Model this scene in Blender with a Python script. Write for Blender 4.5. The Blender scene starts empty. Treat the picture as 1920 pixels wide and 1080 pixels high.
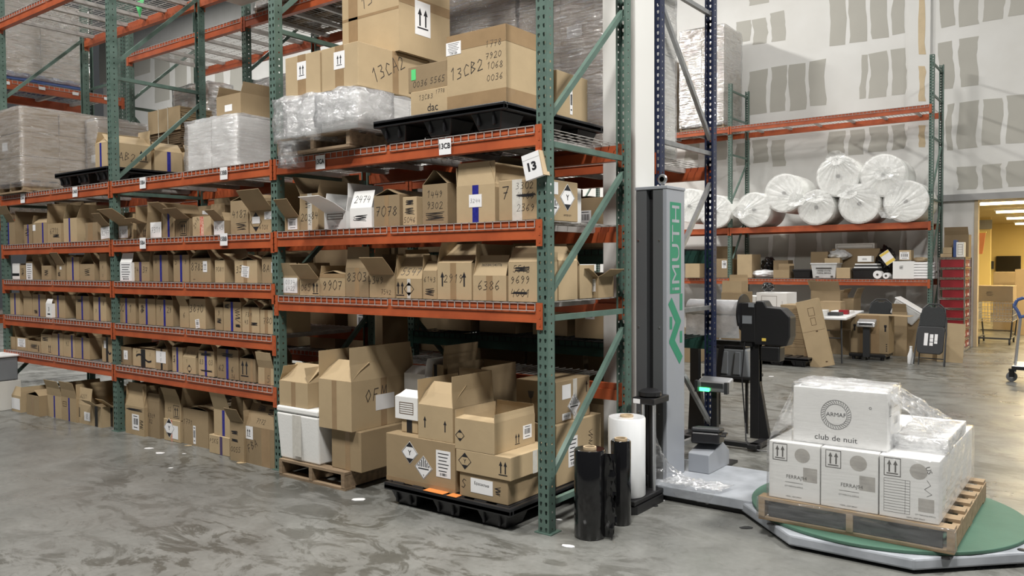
import bpy, bmesh, math, random
from mathutils import Vector, Matrix, noise
from mathutils.geometry import tessellate_polygon
random.seed(7)
S = bpy.context.scene
COL = S.collection
# ------------------------------------------------------------------ camera
CP = Vector((2.666, -3.873, 1.593)); YAW, PIT, ROL, FPX = -0.64727, -0.029708, -0.0059854, 1513.77
def _basis():
    cy, sy, cp, sp = math.cos(YAW), math.sin(YAW), math.cos(PIT), math.sin(PIT)
    d = Vector((sy*cp, cy*cp, sp)); r = Vector((cy, -sy, 0)); u = r.cross(d)
    c, s = math.cos(ROL), math.sin(ROL)
    return c*r + s*u, -s*r + c*u, d
CR, CU, CD = _basis()
cam = bpy.data.cameras.new('camera'); camo = bpy.data.objects.new('camera', cam); COL.objects.link(camo)
M = Matrix((CR, CU, -CD)).transposed().to_4x4(); M.translation = CP
camo.matrix_world = M
cam.sensor_width = 36; cam.lens = FPX/1920*36; cam.clip_start = .05; cam.clip_end = 200
S.camera = camo
# ------------------------------------------------------------------ world, lamps, exposure
W = bpy.data.worlds.new('world'); S.world = W; W.use_nodes = True
W.node_tree.nodes['Background'].inputs[0].default_value = (.93, .97, 1, 1)
W.node_tree.nodes['Background'].inputs[1].default_value = .05
def lamp(x, y, z, e, sx=.8, sy=1.6, col=(1, .97, .92)):
    l = bpy.data.lights.new('high_bay_lamp', 'AREA'); l.shape = 'RECTANGLE'; l.size = sx; l.size_y = sy; l.energy = e; l.color = col
    o = bpy.data.objects.new('high_bay_lamp', l); o.location = (x, y, z); COL.objects.link(o)
for x, e in ((-9, 340), (-3.6, 370), (1.8, 720)): lamp(x, -3.4, 8.2, e)
for x, y, z, e in ((5.5, 1.8, 8.4, 850), (-10, 7.2, 9.6, 1500), (-2.5, 10.2, 10, 190), (4.2, 10.2, 10, 200), (-17, 8.2, 11, 650), (-24, 8.2, 11, 500)): lamp(x, y, z, e)
S.view_settings.view_transform = 'Standard'; S.view_settings.look = 'None'; S.view_settings.gamma = 1
S.view_settings.use_curve_mapping = False
S.view_settings.exposure = 0.18
# ------------------------------------------------------------------ pixel helpers (the photograph's frame is 1920 x 1080)
def ray(u, v): return CR*((u-960)/FPX) + CU*((540-v)/FPX) + CD
def on(ax, val, u, v):
    d = ray(u, v); return CP + d*((val-CP[ax])/d[ax])
def at(u, v, Y): return on(1, Y, u, v)
# ------------------------------------------------------------------ materials
MATS = {}
def mat(name, col, rough=.6, metal=0., var=.0, scale=8., bump=0., spec=None, stretch=None, col2=None, bscale=None, coat=0, detail=4, emit=None):
    m = bpy.data.materials.new(name); m.use_nodes = True; nt = m.node_tree; b = nt.nodes['Principled BSDF']
    b.inputs['Roughness'].default_value = rough; b.inputs['Metallic'].default_value = metal
    b.inputs['Base Color'].default_value = (*col, 1)
    if spec is not None: b.inputs['Specular IOR Level'].default_value = spec
    if coat: b.inputs['Coat Weight'].default_value = coat
    tc = nt.nodes.new('ShaderNodeTexCoord'); mp = nt.nodes.new('ShaderNodeMapping'); nt.links.new(tc.outputs['Object'], mp.inputs[0])
    if stretch: mp.inputs['Scale'].default_value = stretch
    n = nt.nodes.new('ShaderNodeTexNoise'); n.inputs['Scale'].default_value = scale; n.inputs['Detail'].default_value = detail
    nt.links.new(mp.outputs[0], n.inputs['Vector'])
    if var or col2:
        r = nt.nodes.new('ShaderNodeValToRGB'); c2 = col2 or tuple(c*(1-var) for c in col)
        r.color_ramp.elements[0].position = .3; r.color_ramp.elements[1].position = .7
        r.color_ramp.elements[0].color = (*c2, 1); r.color_ramp.elements[1].color = (*col, 1)
        nt.links.new(n.outputs['Fac'], r.inputs[0]); nt.links.new(r.outputs[0], b.inputs['Base Color'])
    if bump:
        n2 = n
        if bscale:
            n2 = nt.nodes.new('ShaderNodeTexNoise'); n2.inputs['Scale'].default_value = bscale; n2.inputs['Detail'].default_value = 3
            nt.links.new(mp.outputs[0], n2.inputs['Vector'])
        bp = nt.nodes.new('ShaderNodeBump'); bp.inputs['Strength'].default_value = bump; bp.inputs['Distance'].default_value = .02
        nt.links.new(n2.outputs['Fac'], bp.inputs['Height']); nt.links.new(bp.outputs[0], b.inputs['Normal'])
    if emit:
        b.inputs['Emission Color'].default_value = (*col, 1); b.inputs['Emission Strength'].default_value = emit
    MATS[name] = m; return m
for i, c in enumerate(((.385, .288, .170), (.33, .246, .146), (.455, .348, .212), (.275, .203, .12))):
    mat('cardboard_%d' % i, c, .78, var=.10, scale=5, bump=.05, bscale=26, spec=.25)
mat('carton_white', (.80, .80, .79), .55, var=.05, scale=4, bump=.04, bscale=20)
mat('carton_offwhite', (.66, .65, .61), .6, var=.06, scale=4, bump=.04, bscale=20)
mat('tape_brown', (.33, .225, .125), .22, var=.12, scale=14)
mat('tape_blue', (.028, .03, .30), .35, var=.45, scale=40)
mat('tape_purple', (.06, .04, .12), .4)
mat('tape_black', (.012, .012, .014), .3)
mat('tape_red', (.5, .06, .03), .35, col2=(.75, .5, .4), scale=45)
mat('tape_clear', (.62, .60, .55), .15, var=.15, scale=30)
mat('paper', (.82, .82, .83), .6, var=.04, scale=20)
mat('ink', (.012, .012, .016), .5)
mat('ink_soft', (.07, .065, .06), .6)
mat('ink_grey', (.22, .21, .20), .6)
mat('print_brown', (.10, .055, .025), .6)
mat('print_red', (.45, .03, .03), .5)
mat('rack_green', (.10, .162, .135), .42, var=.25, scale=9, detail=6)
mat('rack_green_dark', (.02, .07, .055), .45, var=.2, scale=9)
mat('rack_orange', (.46, .103, .034), .4, col2=(.31, .062, .022), scale=5, detail=6)
mat('rack_navy', (.018, .026, .065), .38, var=.25, scale=10)
mat('galvanised', (.50, .51, .52), .38, .8, var=.25, scale=12)
mat('deck_wire', (.50, .48, .46), .45, .25, var=.3, scale=10)
mat('black_plastic', (.014, .014, .016), .36, var=.2, scale=20, bump=.03)
mat('black_metal', (.012, .012, .013), .42)
mat('black_film', (.006, .006, .007), .12, bump=.12, scale=5, stretch=(14, 14, .6), coat=.4)
mat('white_film', (.86, .88, .90), .18, var=.05, scale=4, stretch=(9, 9, .5), coat=.5)
mat('core_board', (.50, .38, .24), .8, var=.1)
mat('machine_grey', (.31, .33, .365), .38, var=.04, scale=3)
mat('machine_dark', (.095, .10, .105), .45)
mat('machine_white', (.40, .425, .465), .4, col2=(.27, .29, .32), scale=7, detail=8)
mat('logo_green', (.025, .235, .135), .4)
mat('turntable_green', (.07, .155, .11), .55, var=.18, scale=5, detail=8, bump=.04, bscale=60)
mat('pallet_wood', (.36, .265, .165), .75, col2=(.22, .155, .09), scale=5, stretch=(1, 5, 5), bump=.08)
mat('old_wood', (.30, .215, .135), .8, col2=(.17, .12, .075), scale=5, stretch=(1, 6, 6), bump=.1)
mat('styrofoam', (.80, .80, .78), .8, var=.03, bump=.06, bscale=60)
mat('foil', (.66, .66, .68), .3, .55, bump=.5, scale=9, var=.15)
mat('steel', (.62, .63, .65), .3, .9)
mat('chrome', (.75, .76, .78), .18, 1.)
mat('dark_grey_plastic', (.035, .037, .04), .5)
mat('grey_plastic', (.20, .215, .23), .45, var=.08, scale=8)
mat('blue_plastic', (.05, .09, .24), .4)
mat('chair_fabric', (.035, .038, .04), .9, var=.3, scale=70)
mat('red_box', (.27, .012, .02), .42, var=.12, scale=6)
mat('table_white', (.80, .81, .82), .4)
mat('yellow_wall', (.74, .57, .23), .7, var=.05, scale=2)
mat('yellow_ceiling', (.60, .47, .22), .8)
mat('orange_board', (.74, .25, .06), .6)
mat('screen_black', (.01, .01, .011), .15)
mat('tube_light', (1, .82, .48), .5, emit=7)
mat('green_tag', (.10, .62, .20), .5)
mat('green_led', (.05, .9, .2), .4, emit=4)
mat('drywall_paper', (.43, .42, .38), .85, var=.05, scale=2)
mat('glue_strip', (.58, .47, .31), .85, var=.1)
mat('foam_roll', (.88, .89, .87), .5, var=.03, scale=7, bump=.08, bscale=26)
mat('bag_frill', (.85, .87, .86), .2, bump=.5, scale=30)
mat('plaster_dark', (.30, .30, .30), .7)
mat('yellow_label', (.75, .55, .1), .5)
mat('clear_plastic', (.62, .63, .63), .25, var=.2, scale=6)
mat('white_plastic', (.78, .79, .80), .4, var=.04)
mat('strap', (.75, .73, .62), .4)
def film_mat(name, tint, milky, glossy, sc=6, st=(1, 1, 9), bump=.5, rough=.13):
    m = bpy.data.materials.new(name); m.use_nodes = True; nt = m.node_tree; N = nt.nodes; L = nt.links
    for n in list(N): N.remove(n)
    out = N.new('ShaderNodeOutputMaterial'); tr = N.new('ShaderNodeBsdfTransparent'); tr.inputs[0].default_value = (.97, .97, .97, 1)
    gl = N.new('ShaderNodeBsdfGlossy'); gl.inputs['Roughness'].default_value = rough; gl.inputs[0].default_value = (.95, .96, .98, 1)
    df = N.new('ShaderNodeBsdfDiffuse'); df.inputs[0].default_value = (*tint, 1)
    tc = N.new('ShaderNodeTexCoord'); mp = N.new('ShaderNodeMapping'); mp.inputs['Scale'].default_value = st; mp.inputs['Rotation'].default_value = (.12, .18, 0)
    n = N.new('ShaderNodeTexNoise'); n.inputs['Scale'].default_value = sc; n.inputs['Detail'].default_value = 5; n.inputs['Distortion'].default_value = .6
    L.new(tc.outputs['Object'], mp.inputs[0]); L.new(mp.outputs[0], n.inputs['Vector'])
    bp = N.new('ShaderNodeBump'); bp.inputs['Strength'].default_value = bump; bp.inputs['Distance'].default_value = .03; L.new(n.outputs['Fac'], bp.inputs['Height'])
    L.new(bp.outputs[0], gl.inputs['Normal'])
    r = N.new('ShaderNodeMapRange'); r.inputs[1].default_value = .3; r.inputs[2].default_value = .75; r.inputs[3].default_value = milky*.35; r.inputs[4].default_value = min(1, milky*1.6)
    L.new(n.outputs['Fac'], r.inputs[0])
    m1 = N.new('ShaderNodeMixShader'); L.new(r.outputs[0], m1.inputs[0]); L.new(tr.outputs[0], m1.inputs[1]); L.new(df.outputs[0], m1.inputs[2])
    lw = N.new('ShaderNodeLayerWeight'); lw.inputs[0].default_value = .5; L.new(bp.outputs[0], lw.inputs['Normal'])
    pw = N.new('ShaderNodeMath'); pw.operation = 'POWER'; L.new(lw.outputs['Facing'], pw.inputs[0]); pw.inputs[1].default_value = 3.5
    ml = N.new('ShaderNodeMath'); ml.operation = 'MULTIPLY_ADD'; L.new(pw.outputs[0], ml.inputs[0]); ml.inputs[1].default_value = .6; ml.inputs[2].default_value = glossy*.22; ml.use_clamp = True
    m2 = N.new('ShaderNodeMixShader'); L.new(ml.outputs[0], m2.inputs[0]); L.new(m1.outputs[0], m2.inputs[1]); L.new(gl.outputs[0], m2.inputs[2])
    L.new(m2.outputs[0], out.inputs[0]); MATS[name] = m
film_mat('film_clear', (.87, .88, .89), .07, .30, bump=.3, rough=.12, sc=5, st=(1, 1, 7))
film_mat('film_milky', (.86, .86, .87), .30, .5, rough=.14)
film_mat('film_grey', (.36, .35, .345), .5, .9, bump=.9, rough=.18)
film_mat('film_bag', (.90, .91, .92), .26, .7, sc=15, st=(1, 1, 1.8), bump=1., rough=.16)
# ------------------------------------------------------------------ mesh builder
class MB:
    def __init__(s): s.v = []; s.f = []; s.m = []; s.mi = 0
    def quad(s, *p):
        n = len(s.v); s.v += [tuple(q) for q in p]; s.f.append(tuple(range(n, n+len(p)))); s.m.append(s.mi); return s
    def hexa(s, p):
        n = len(s.v); s.v += [tuple(q) for q in p]
        for f in ((3, 2, 1, 0), (4, 5, 6, 7), (0, 1, 5, 4), (1, 2, 6, 5), (2, 3, 7, 6), (3, 0, 4, 7)):
            s.f.append(tuple(n+i for i in f)); s.m.append(s.mi)
        return s
    def box(s, x0, x1, y0, y1, z0, z1):
        return s.hexa(((x0, y0, z0), (x1, y0, z0), (x1, y1, z0), (x0, y1, z0), (x0, y0, z1), (x1, y0, z1), (x1, y1, z1), (x0, y1, z1)))
    def bar(s, a, b, w, h=None, up=(0, 0, 1), n=4):
        a, b = Vector(a), Vector(b); h = h or w; d = (b-a).normalized(); up = Vector(up)
        if abs(d.dot(up)) > .95: up = Vector((0, 1, 0)) if abs(d.y) < .9 else Vector((1, 0, 0))
        x = d.cross(up).normalized(); y = x.cross(d)
        if n == 4:
            o = (-x*w/2-y*h/2, x*w/2-y*h/2, x*w/2+y*h/2, -x*w/2+y*h/2)
            return s.hexa([a+q for q in o]+[b+q for q in o])
        k = len(s.v)
        for e in (a, b):
            for i in range(n):
                t = 2*math.pi*i/n; s.v.append(tuple(e + x*(w/2*math.cos(t)) + y*(h/2*math.sin(t))))
        for i in range(n):
            j = (i+1) % n; s.f.append((k+i, k+j, k+n+j, k+n+i)); s.m.append(s.mi)
        s.f.append(tuple(k+n-1-i for i in range(n))); s.m.append(s.mi)
        s.f.append(tuple(k+n+i for i in range(n))); s.m.append(s.mi)
        return s
    def tube(s, pts, r, n=8):
        for a, b in zip(pts[:-1], pts[1:]): s.bar(a, b, 2*r, None, n=n)
        return s
    def prism(s, prof, y0, y1, axis='y'):
        # prof: list of (a,b) ; extruded along axis. y: (x,z), x: (y,z), z: (x,y)
        P = {'y': lambda a, b, t: (a, t, b), 'x': lambda a, b, t: (t, a, b), 'z': lambda a, b, t: (a, b, t)}[axis]
        n = len(prof); k = len(s.v)
        s.v += [P(a, b, y0) for a, b in prof]+[P(a, b, y1) for a, b in prof]
        for i in range(n):
            j = (i+1) % n; s.f.append((k+i, k+j, k+n+j, k+n+i)); s.m.append(s.mi)
        s.f.append(tuple(k+n-1-i for i in range(n))); s.m.append(s.mi); s.f.append(tuple(k+n+i for i in range(n))); s.m.append(s.mi)
        return s
    def lathe(s, prof, c=(0, 0, 0), n=24, axis='z'):
        k = len(s.v); c = Vector(c)
        for r, h in prof:
            for i in range(n):
                t = 2*math.pi*i/n; p = (r*math.cos(t), r*math.sin(t), h)
                if axis == 'y': p = (p[0], p[2], p[1])
                if axis == 'x': p = (p[2], p[0], p[1])
                s.v.append(tuple(c+Vector(p)))
        for a in range(len(prof)-1):
            for i in range(n):
                j = (i+1) % n; s.f.append((k+a*n+i, k+a*n+j, k+(a+1)*n+j, k+(a+1)*n+i)); s.m.append(s.mi)
        s.f.append(tuple(k+i for i in range(n))); s.m.append(s.mi)
        e = k+(len(prof)-1)*n; s.f.append(tuple(e+i for i in range(n))); s.m.append(s.mi)
        return s
    def mesh(s, name, mats, smooth=False):
        me = bpy.data.meshes.new(name); me.from_pydata(s.v, [], s.f)
        for m in (mats if isinstance(mats, (list, tuple)) else [mats]): me.materials.append(MATS[m])
        me.polygons.foreach_set('material_index', s.m)
        bm = bmesh.new(); bm.from_mesh(me); bmesh.ops.recalc_face_normals(bm, faces=bm.faces); bm.to_mesh(me); bm.free()
        if smooth: me.polygons.foreach_set('use_smooth', [True]*len(me.polygons)); me.set_sharp_from_angle(angle=.7)
        me.update(); return me
def put(name, me, parent=None, loc=(0, 0, 0), rot=(0, 0, 0)):
    o = bpy.data.objects.new(name, me); COL.objects.link(o); o.location = loc; o.rotation_euler = rot
    if parent: o.parent = parent
    return o
def obj(name, mb, m, parent=None, loc=(0, 0, 0), rot=(0, 0, 0), smooth=False): return put(name, mb.mesh(name, m, smooth), parent, loc, rot)
def tag(o, label, cat, group=None, kind=None):
    if label: o['label'] = label
    if cat: o['category'] = cat
    if group: o['group'] = group
    if kind: o['kind'] = kind
    return o
def thing(name, label, cat, loc=(0, 0, 0), rz=0, group=None):
    o = bpy.data.objects.new(name, None); COL.objects.link(o); o.location = loc; o.rotation_euler = (0, 0, rz); o.empty_display_size = .1
    return tag(o, label, cat, group)
def struct(name, mb, m, smooth=False):
    o = obj(name, mb, m, None, smooth=smooth); o['kind'] = 'structure'; return o
def bevel(o, w=.004, seg=2):
    b = o.modifiers.new('bevel', 'BEVEL'); b.width = w; b.segments = seg; b.limit_method = 'ANGLE'; return o
# ------------------------------------------------------------------ lettering
_tc = {}
def text_tris(s, bold=0.0, sx=1.0):
    key = (s, bold)
    if key not in _tc:
        c = bpy.data.curves.new('t', 'FONT'); c.body = s; c.align_x = 'CENTER'; c.align_y = 'CENTER'; c.resolution_u = 3; c.offset = bold
        o = bpy.data.objects.new('t', c); COL.objects.link(o)
        me = bpy.data.meshes.new_from_object(o.evaluated_get(bpy.context.evaluated_depsgraph_get()))
        xs = [v.co.x for v in me.vertices]; ys = [v.co.y for v in me.vertices]
        cx, cy = (min(xs)+max(xs))/2, (min(ys)+max(ys))/2; h = max(ys)-min(ys); w = max(xs)-min(xs)
        _tc[key] = ([((v.co.x-cx)/h, (v.co.y-cy)/h) for v in me.vertices], [tuple(p.vertices) for p in me.polygons], w/h)
        bpy.data.objects.remove(o); bpy.data.curves.remove(c); bpy.data.meshes.remove(me)
    return _tc[key]
# handwriting: strokes on a 1 x 1.5 cell
HW = {'0': [[(.5, 1.5), (.12, 1.1), (.1, .4), (.5, 0), (.88, .4), (.9, 1.1), (.5, 1.5)]], '1': [[(.25, 1.1), (.6, 1.5), (.55, 0)]],
 '2': [[(.1, 1.15), (.4, 1.5), (.8, 1.25), (.7, .8), (.1, .05), (.95, .1)]], '3': [[(.15, 1.4), (.7, 1.45), (.75, 1.1), (.35, .8), (.8, .6), (.75, .15), (.1, .05)]],
 '4': [[(.3, 1.5), (.1, .65), (.9, .7)], [(.75, 1.3), (.65, 0)]], '5': [[(.85, 1.5), (.25, 1.45), (.2, .85), (.7, .85), (.8, .3), (.4, 0), (.05, .15)]],
 '6': [[(.75, 1.5), (.3, 1.0), (.12, .4), (.45, 0), (.85, .3), (.6, .7), (.2, .5)]], '7': [[(.05, 1.4), (.9, 1.45), (.45, 0)], [(.3, .7), (.8, .75)]],
 '8': [[(.5, .8), (.15, 1.15), (.5, 1.5), (.82, 1.15), (.5, .8), (.1, .35), (.5, 0), (.9, .35), (.5, .8)]], '9': [[(.8, 1.1), (.45, 1.5), (.15, 1.1), (.45, .75), (.8, 1.1), (.7, .5), (.35, 0)]],
 'A': [[(.05, 0), (.5, 1.5), (.9, 0)], [(.2, .55), (.8, .55)]], 'B': [[(.15, 0), (.2, 1.5), (.75, 1.2), (.25, .8), (.85, .45), (.15, 0)]], 'C': [[(.9, 1.2), (.5, 1.5), (.12, .9), (.3, .1), (.9, .2)]],
 'D': [[(.15, 0), (.15, 1.5), (.8, 1.1), (.8, .4), (.15, 0)]], 'E': [[(.85, 1.5), (.15, 1.45), (.15, 0), (.85, .05)], [(.15, .75), (.7, .78)]], 'F': [[(.85, 1.5), (.2, 1.45), (.12, 0)], [(.15, .75), (.7, .8)]],
 'G': [[(.85, 1.3), (.4, 1.5), (.1, .7), (.4, 0), (.85, .3), (.85, .7), (.5, .7)]], 'K': [[(.15, 1.5), (.15, 0)], [(.8, 1.5), (.2, .7), (.85, 0)]], 'M': [[(.05, 0), (.2, 1.5), (.5, .6), (.8, 1.5), (.95, 0)]],
 'P': [[(.15, 0), (.2, 1.5), (.8, 1.2), (.7, .8), (.2, .75)]], 'S': [[(.85, 1.3), (.4, 1.5), (.15, 1.1), (.8, .5), (.5, 0), (.1, .2)]], 'X': [[(.1, 1.5), (.9, 0)], [(.9, 1.5), (.1, 0)]],
 'L': [[(.2, 1.5), (.15, 0), (.85, .05)]], 'O': [[(.5, 1.5), (.1, .8), (.5, 0), (.9, .8), (.5, 1.5)]], 'Q': [[(.5, 1.5), (.1, .8), (.5, 0), (.9, .8), (.5, 1.5)], [(.6, .4), (1, -.1)]], '-': [[(.1, .75), (.9, .78)]]}
class Face:
    """a flat face in a thing's own space: o = lower left corner, U and V unit vectors, n = outward, w x h metres"""
    def __init__(s, o, U, V, w, h): s.o = Vector(o); s.U = Vector(U).normalized(); s.V = Vector(V).normalized(); s.n = s.U.cross(s.V); s.w = w; s.h = h
    def p(s, a, b, off=0): return s.o + s.U*a + s.V*b + s.n*off
def ribbon(mb, F, pts, t, off=.0009):
    for (a, b), (c, d) in zip(pts[:-1], pts[1:]):
        off += 2.5e-5
        dx, dy = c-a, d-b; l = math.hypot(dx, dy)
        if l < 1e-6: continue
        ex, ey = dx/l*t*.35, dy/l*t*.35; nx, ny = -dy/l*t/2, dx/l*t/2
        mb.quad(F.p(a-ex+nx, b-ey+ny, off), F.p(a-ex-nx, b-ey-ny, off), F.p(c+ex-nx, d+ey-ny, off), F.p(c+ex+nx, d+ey+ny, off))
def hand(mb, F, s, cx, cy, h, t=None, slant=.12, rot=0, off=.0009, rnd=None):
    """handwritten string centred at (cx,cy) metres, height h"""
    k = h/1.5; t = t or h*.062; adv = k*1.22; x0 = -adv*len(s)/2; R = rnd or random; cr, sr = math.cos(rot), math.sin(rot)
    for i, ch in enumerate(s):
        dy = R.uniform(-.06, .06)*h; sc = R.uniform(.9, 1.08)
        for st in HW.get(ch, []):
            q = [((x0+i*adv+px*k*sc+py*k*slant), (py*k*sc-h/2+dy)) for px, py in st]
            ribbon(mb, F, [(cx+a*cr-b*sr, cy+a*sr+b*cr) for a, b in q], t, off)
def scribble(mb, F, cx, cy, w, h, n=5, t=.0026, off=.0009):
    pts = []
    for i in range(n*2+1): pts.append((cx + (-w/2 if i % 2 else w/2)*random.uniform(.7, 1), cy-h/2+h*i/(n*2)+random.uniform(-.1, .1)*h))
    ribbon(mb, F, pts, t, off)
def rect(mb, F, cx, cy, w, h, off=.0007, rot=0):
    c, s = math.cos(rot), math.sin(rot); P = [(-w/2, -h/2), (w/2, -h/2), (w/2, h/2), (-w/2, h/2)]
    mb.quad(*[F.p(cx+a*c-b*s, cy+a*s+b*c, off) for a, b in P])
def slab(mb, F, cx, cy, w, h, t=.0012, rot=0, off=.0002):
    c, s = math.cos(rot), math.sin(rot); P = [(-w/2, -h/2), (w/2, -h/2), (w/2, h/2), (-w/2, h/2)]
    q = [(cx+a*c-b*s, cy+a*s+b*c) for a, b in P]
    mb.hexa([F.p(a, b, off) for a, b in q]+[F.p(a, b, off+t) for a, b in q])
def poly(mb, F, pts, off=.0009): mb.quad(*[F.p(a, b, off) for a, b in pts])
def ptext(mb, F, s, cx, cy, h, off=.0009, rot=0, bold=0., wide=1., maxw=None):
    v, f, ar = text_tris(s, bold); c, sn = math.cos(rot), math.sin(rot)
    if maxw and ar*h*wide > maxw: wide = maxw/(ar*h)
    n = len(mb.v)
    for x, y in v:
        x *= h*wide; y *= h; mb.v.append(tuple(F.p(cx+x*c-y*sn, cy+x*sn+y*c, off)))
    for q in f: mb.f.append(tuple(n+i for i in q)); mb.m.append(mb.mi)
def arrow(mb, F, cx, cy, h, off=.0009, w=None):
    w = w or h*.34
    poly(mb, F, [(cx-w*.18, cy-h/2), (cx+w*.18, cy-h/2), (cx+w*.18, cy+h*.12), (cx-w*.18, cy+h*.12)], off)
    poly(mb, F, [(cx-w/2, cy+h*.12), (cx+w/2, cy+h*.12), (cx, cy+h/2)], off)
def arrows2(mb, F, cx, cy, h, off=.0009, frame=False):
    arrow(mb, F, cx-h*.2, cy+h*.06, h*.85, off); arrow(mb, F, cx+h*.2, cy+h*.06, h*.85, off); rect(mb, F, cx, cy-h*.46, h*.75, h*.07, off)
    if frame: outline(mb, F, cx, cy, h*1.05, h*1.25, h*.05, off)
def outline(mb, F, cx, cy, w, h, t, off=.0009, rot=0):
    c, s = math.cos(rot), math.sin(rot); P = [(-w/2, -h/2), (w/2, -h/2), (w/2, h/2), (-w/2, h/2), (-w/2, -h/2)]
    ribbon(mb, F, [(cx+a*c-b*s, cy+a*s+b*c) for a, b in P], t, off)
def barcode(mb, F, cx, cy, w, h, off=.0019, n=16, rot=0):
    c, s = math.cos(rot), math.sin(rot)
    for i in range(n):
        x = -w/2+w*(i+.5)/n; t = w/n*random.choice((.3, .55, .8)); rect(mb, F, cx+x*c, cy+x*s, t, h, off, rot)
def diamond_pts(cx, cy, s): return [(cx, cy-s), (cx+s, cy), (cx, cy+s), (cx-s, cy)]
film_mat('foam_bag', (.93, .94, .93), .45, .22, sc=5, st=(1, 1, 1), bump=.35, rough=.2)
film_mat('film_wrap', (.84, .84, .85), .24, .8, sc=5, st=(1, 1, 10), bump=.9, rough=.17)
film_mat('film_shiny', (.88, .89, .90), .2, 2.0, sc=5, st=(1, 1, 6), bump=1., rough=.2)
mat('print_soft', (.47, .45, .42), .6, var=.25, scale=18)
mat('cardboard_edge', (.17, .115, .062), .85, var=.35, scale=40)
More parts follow.
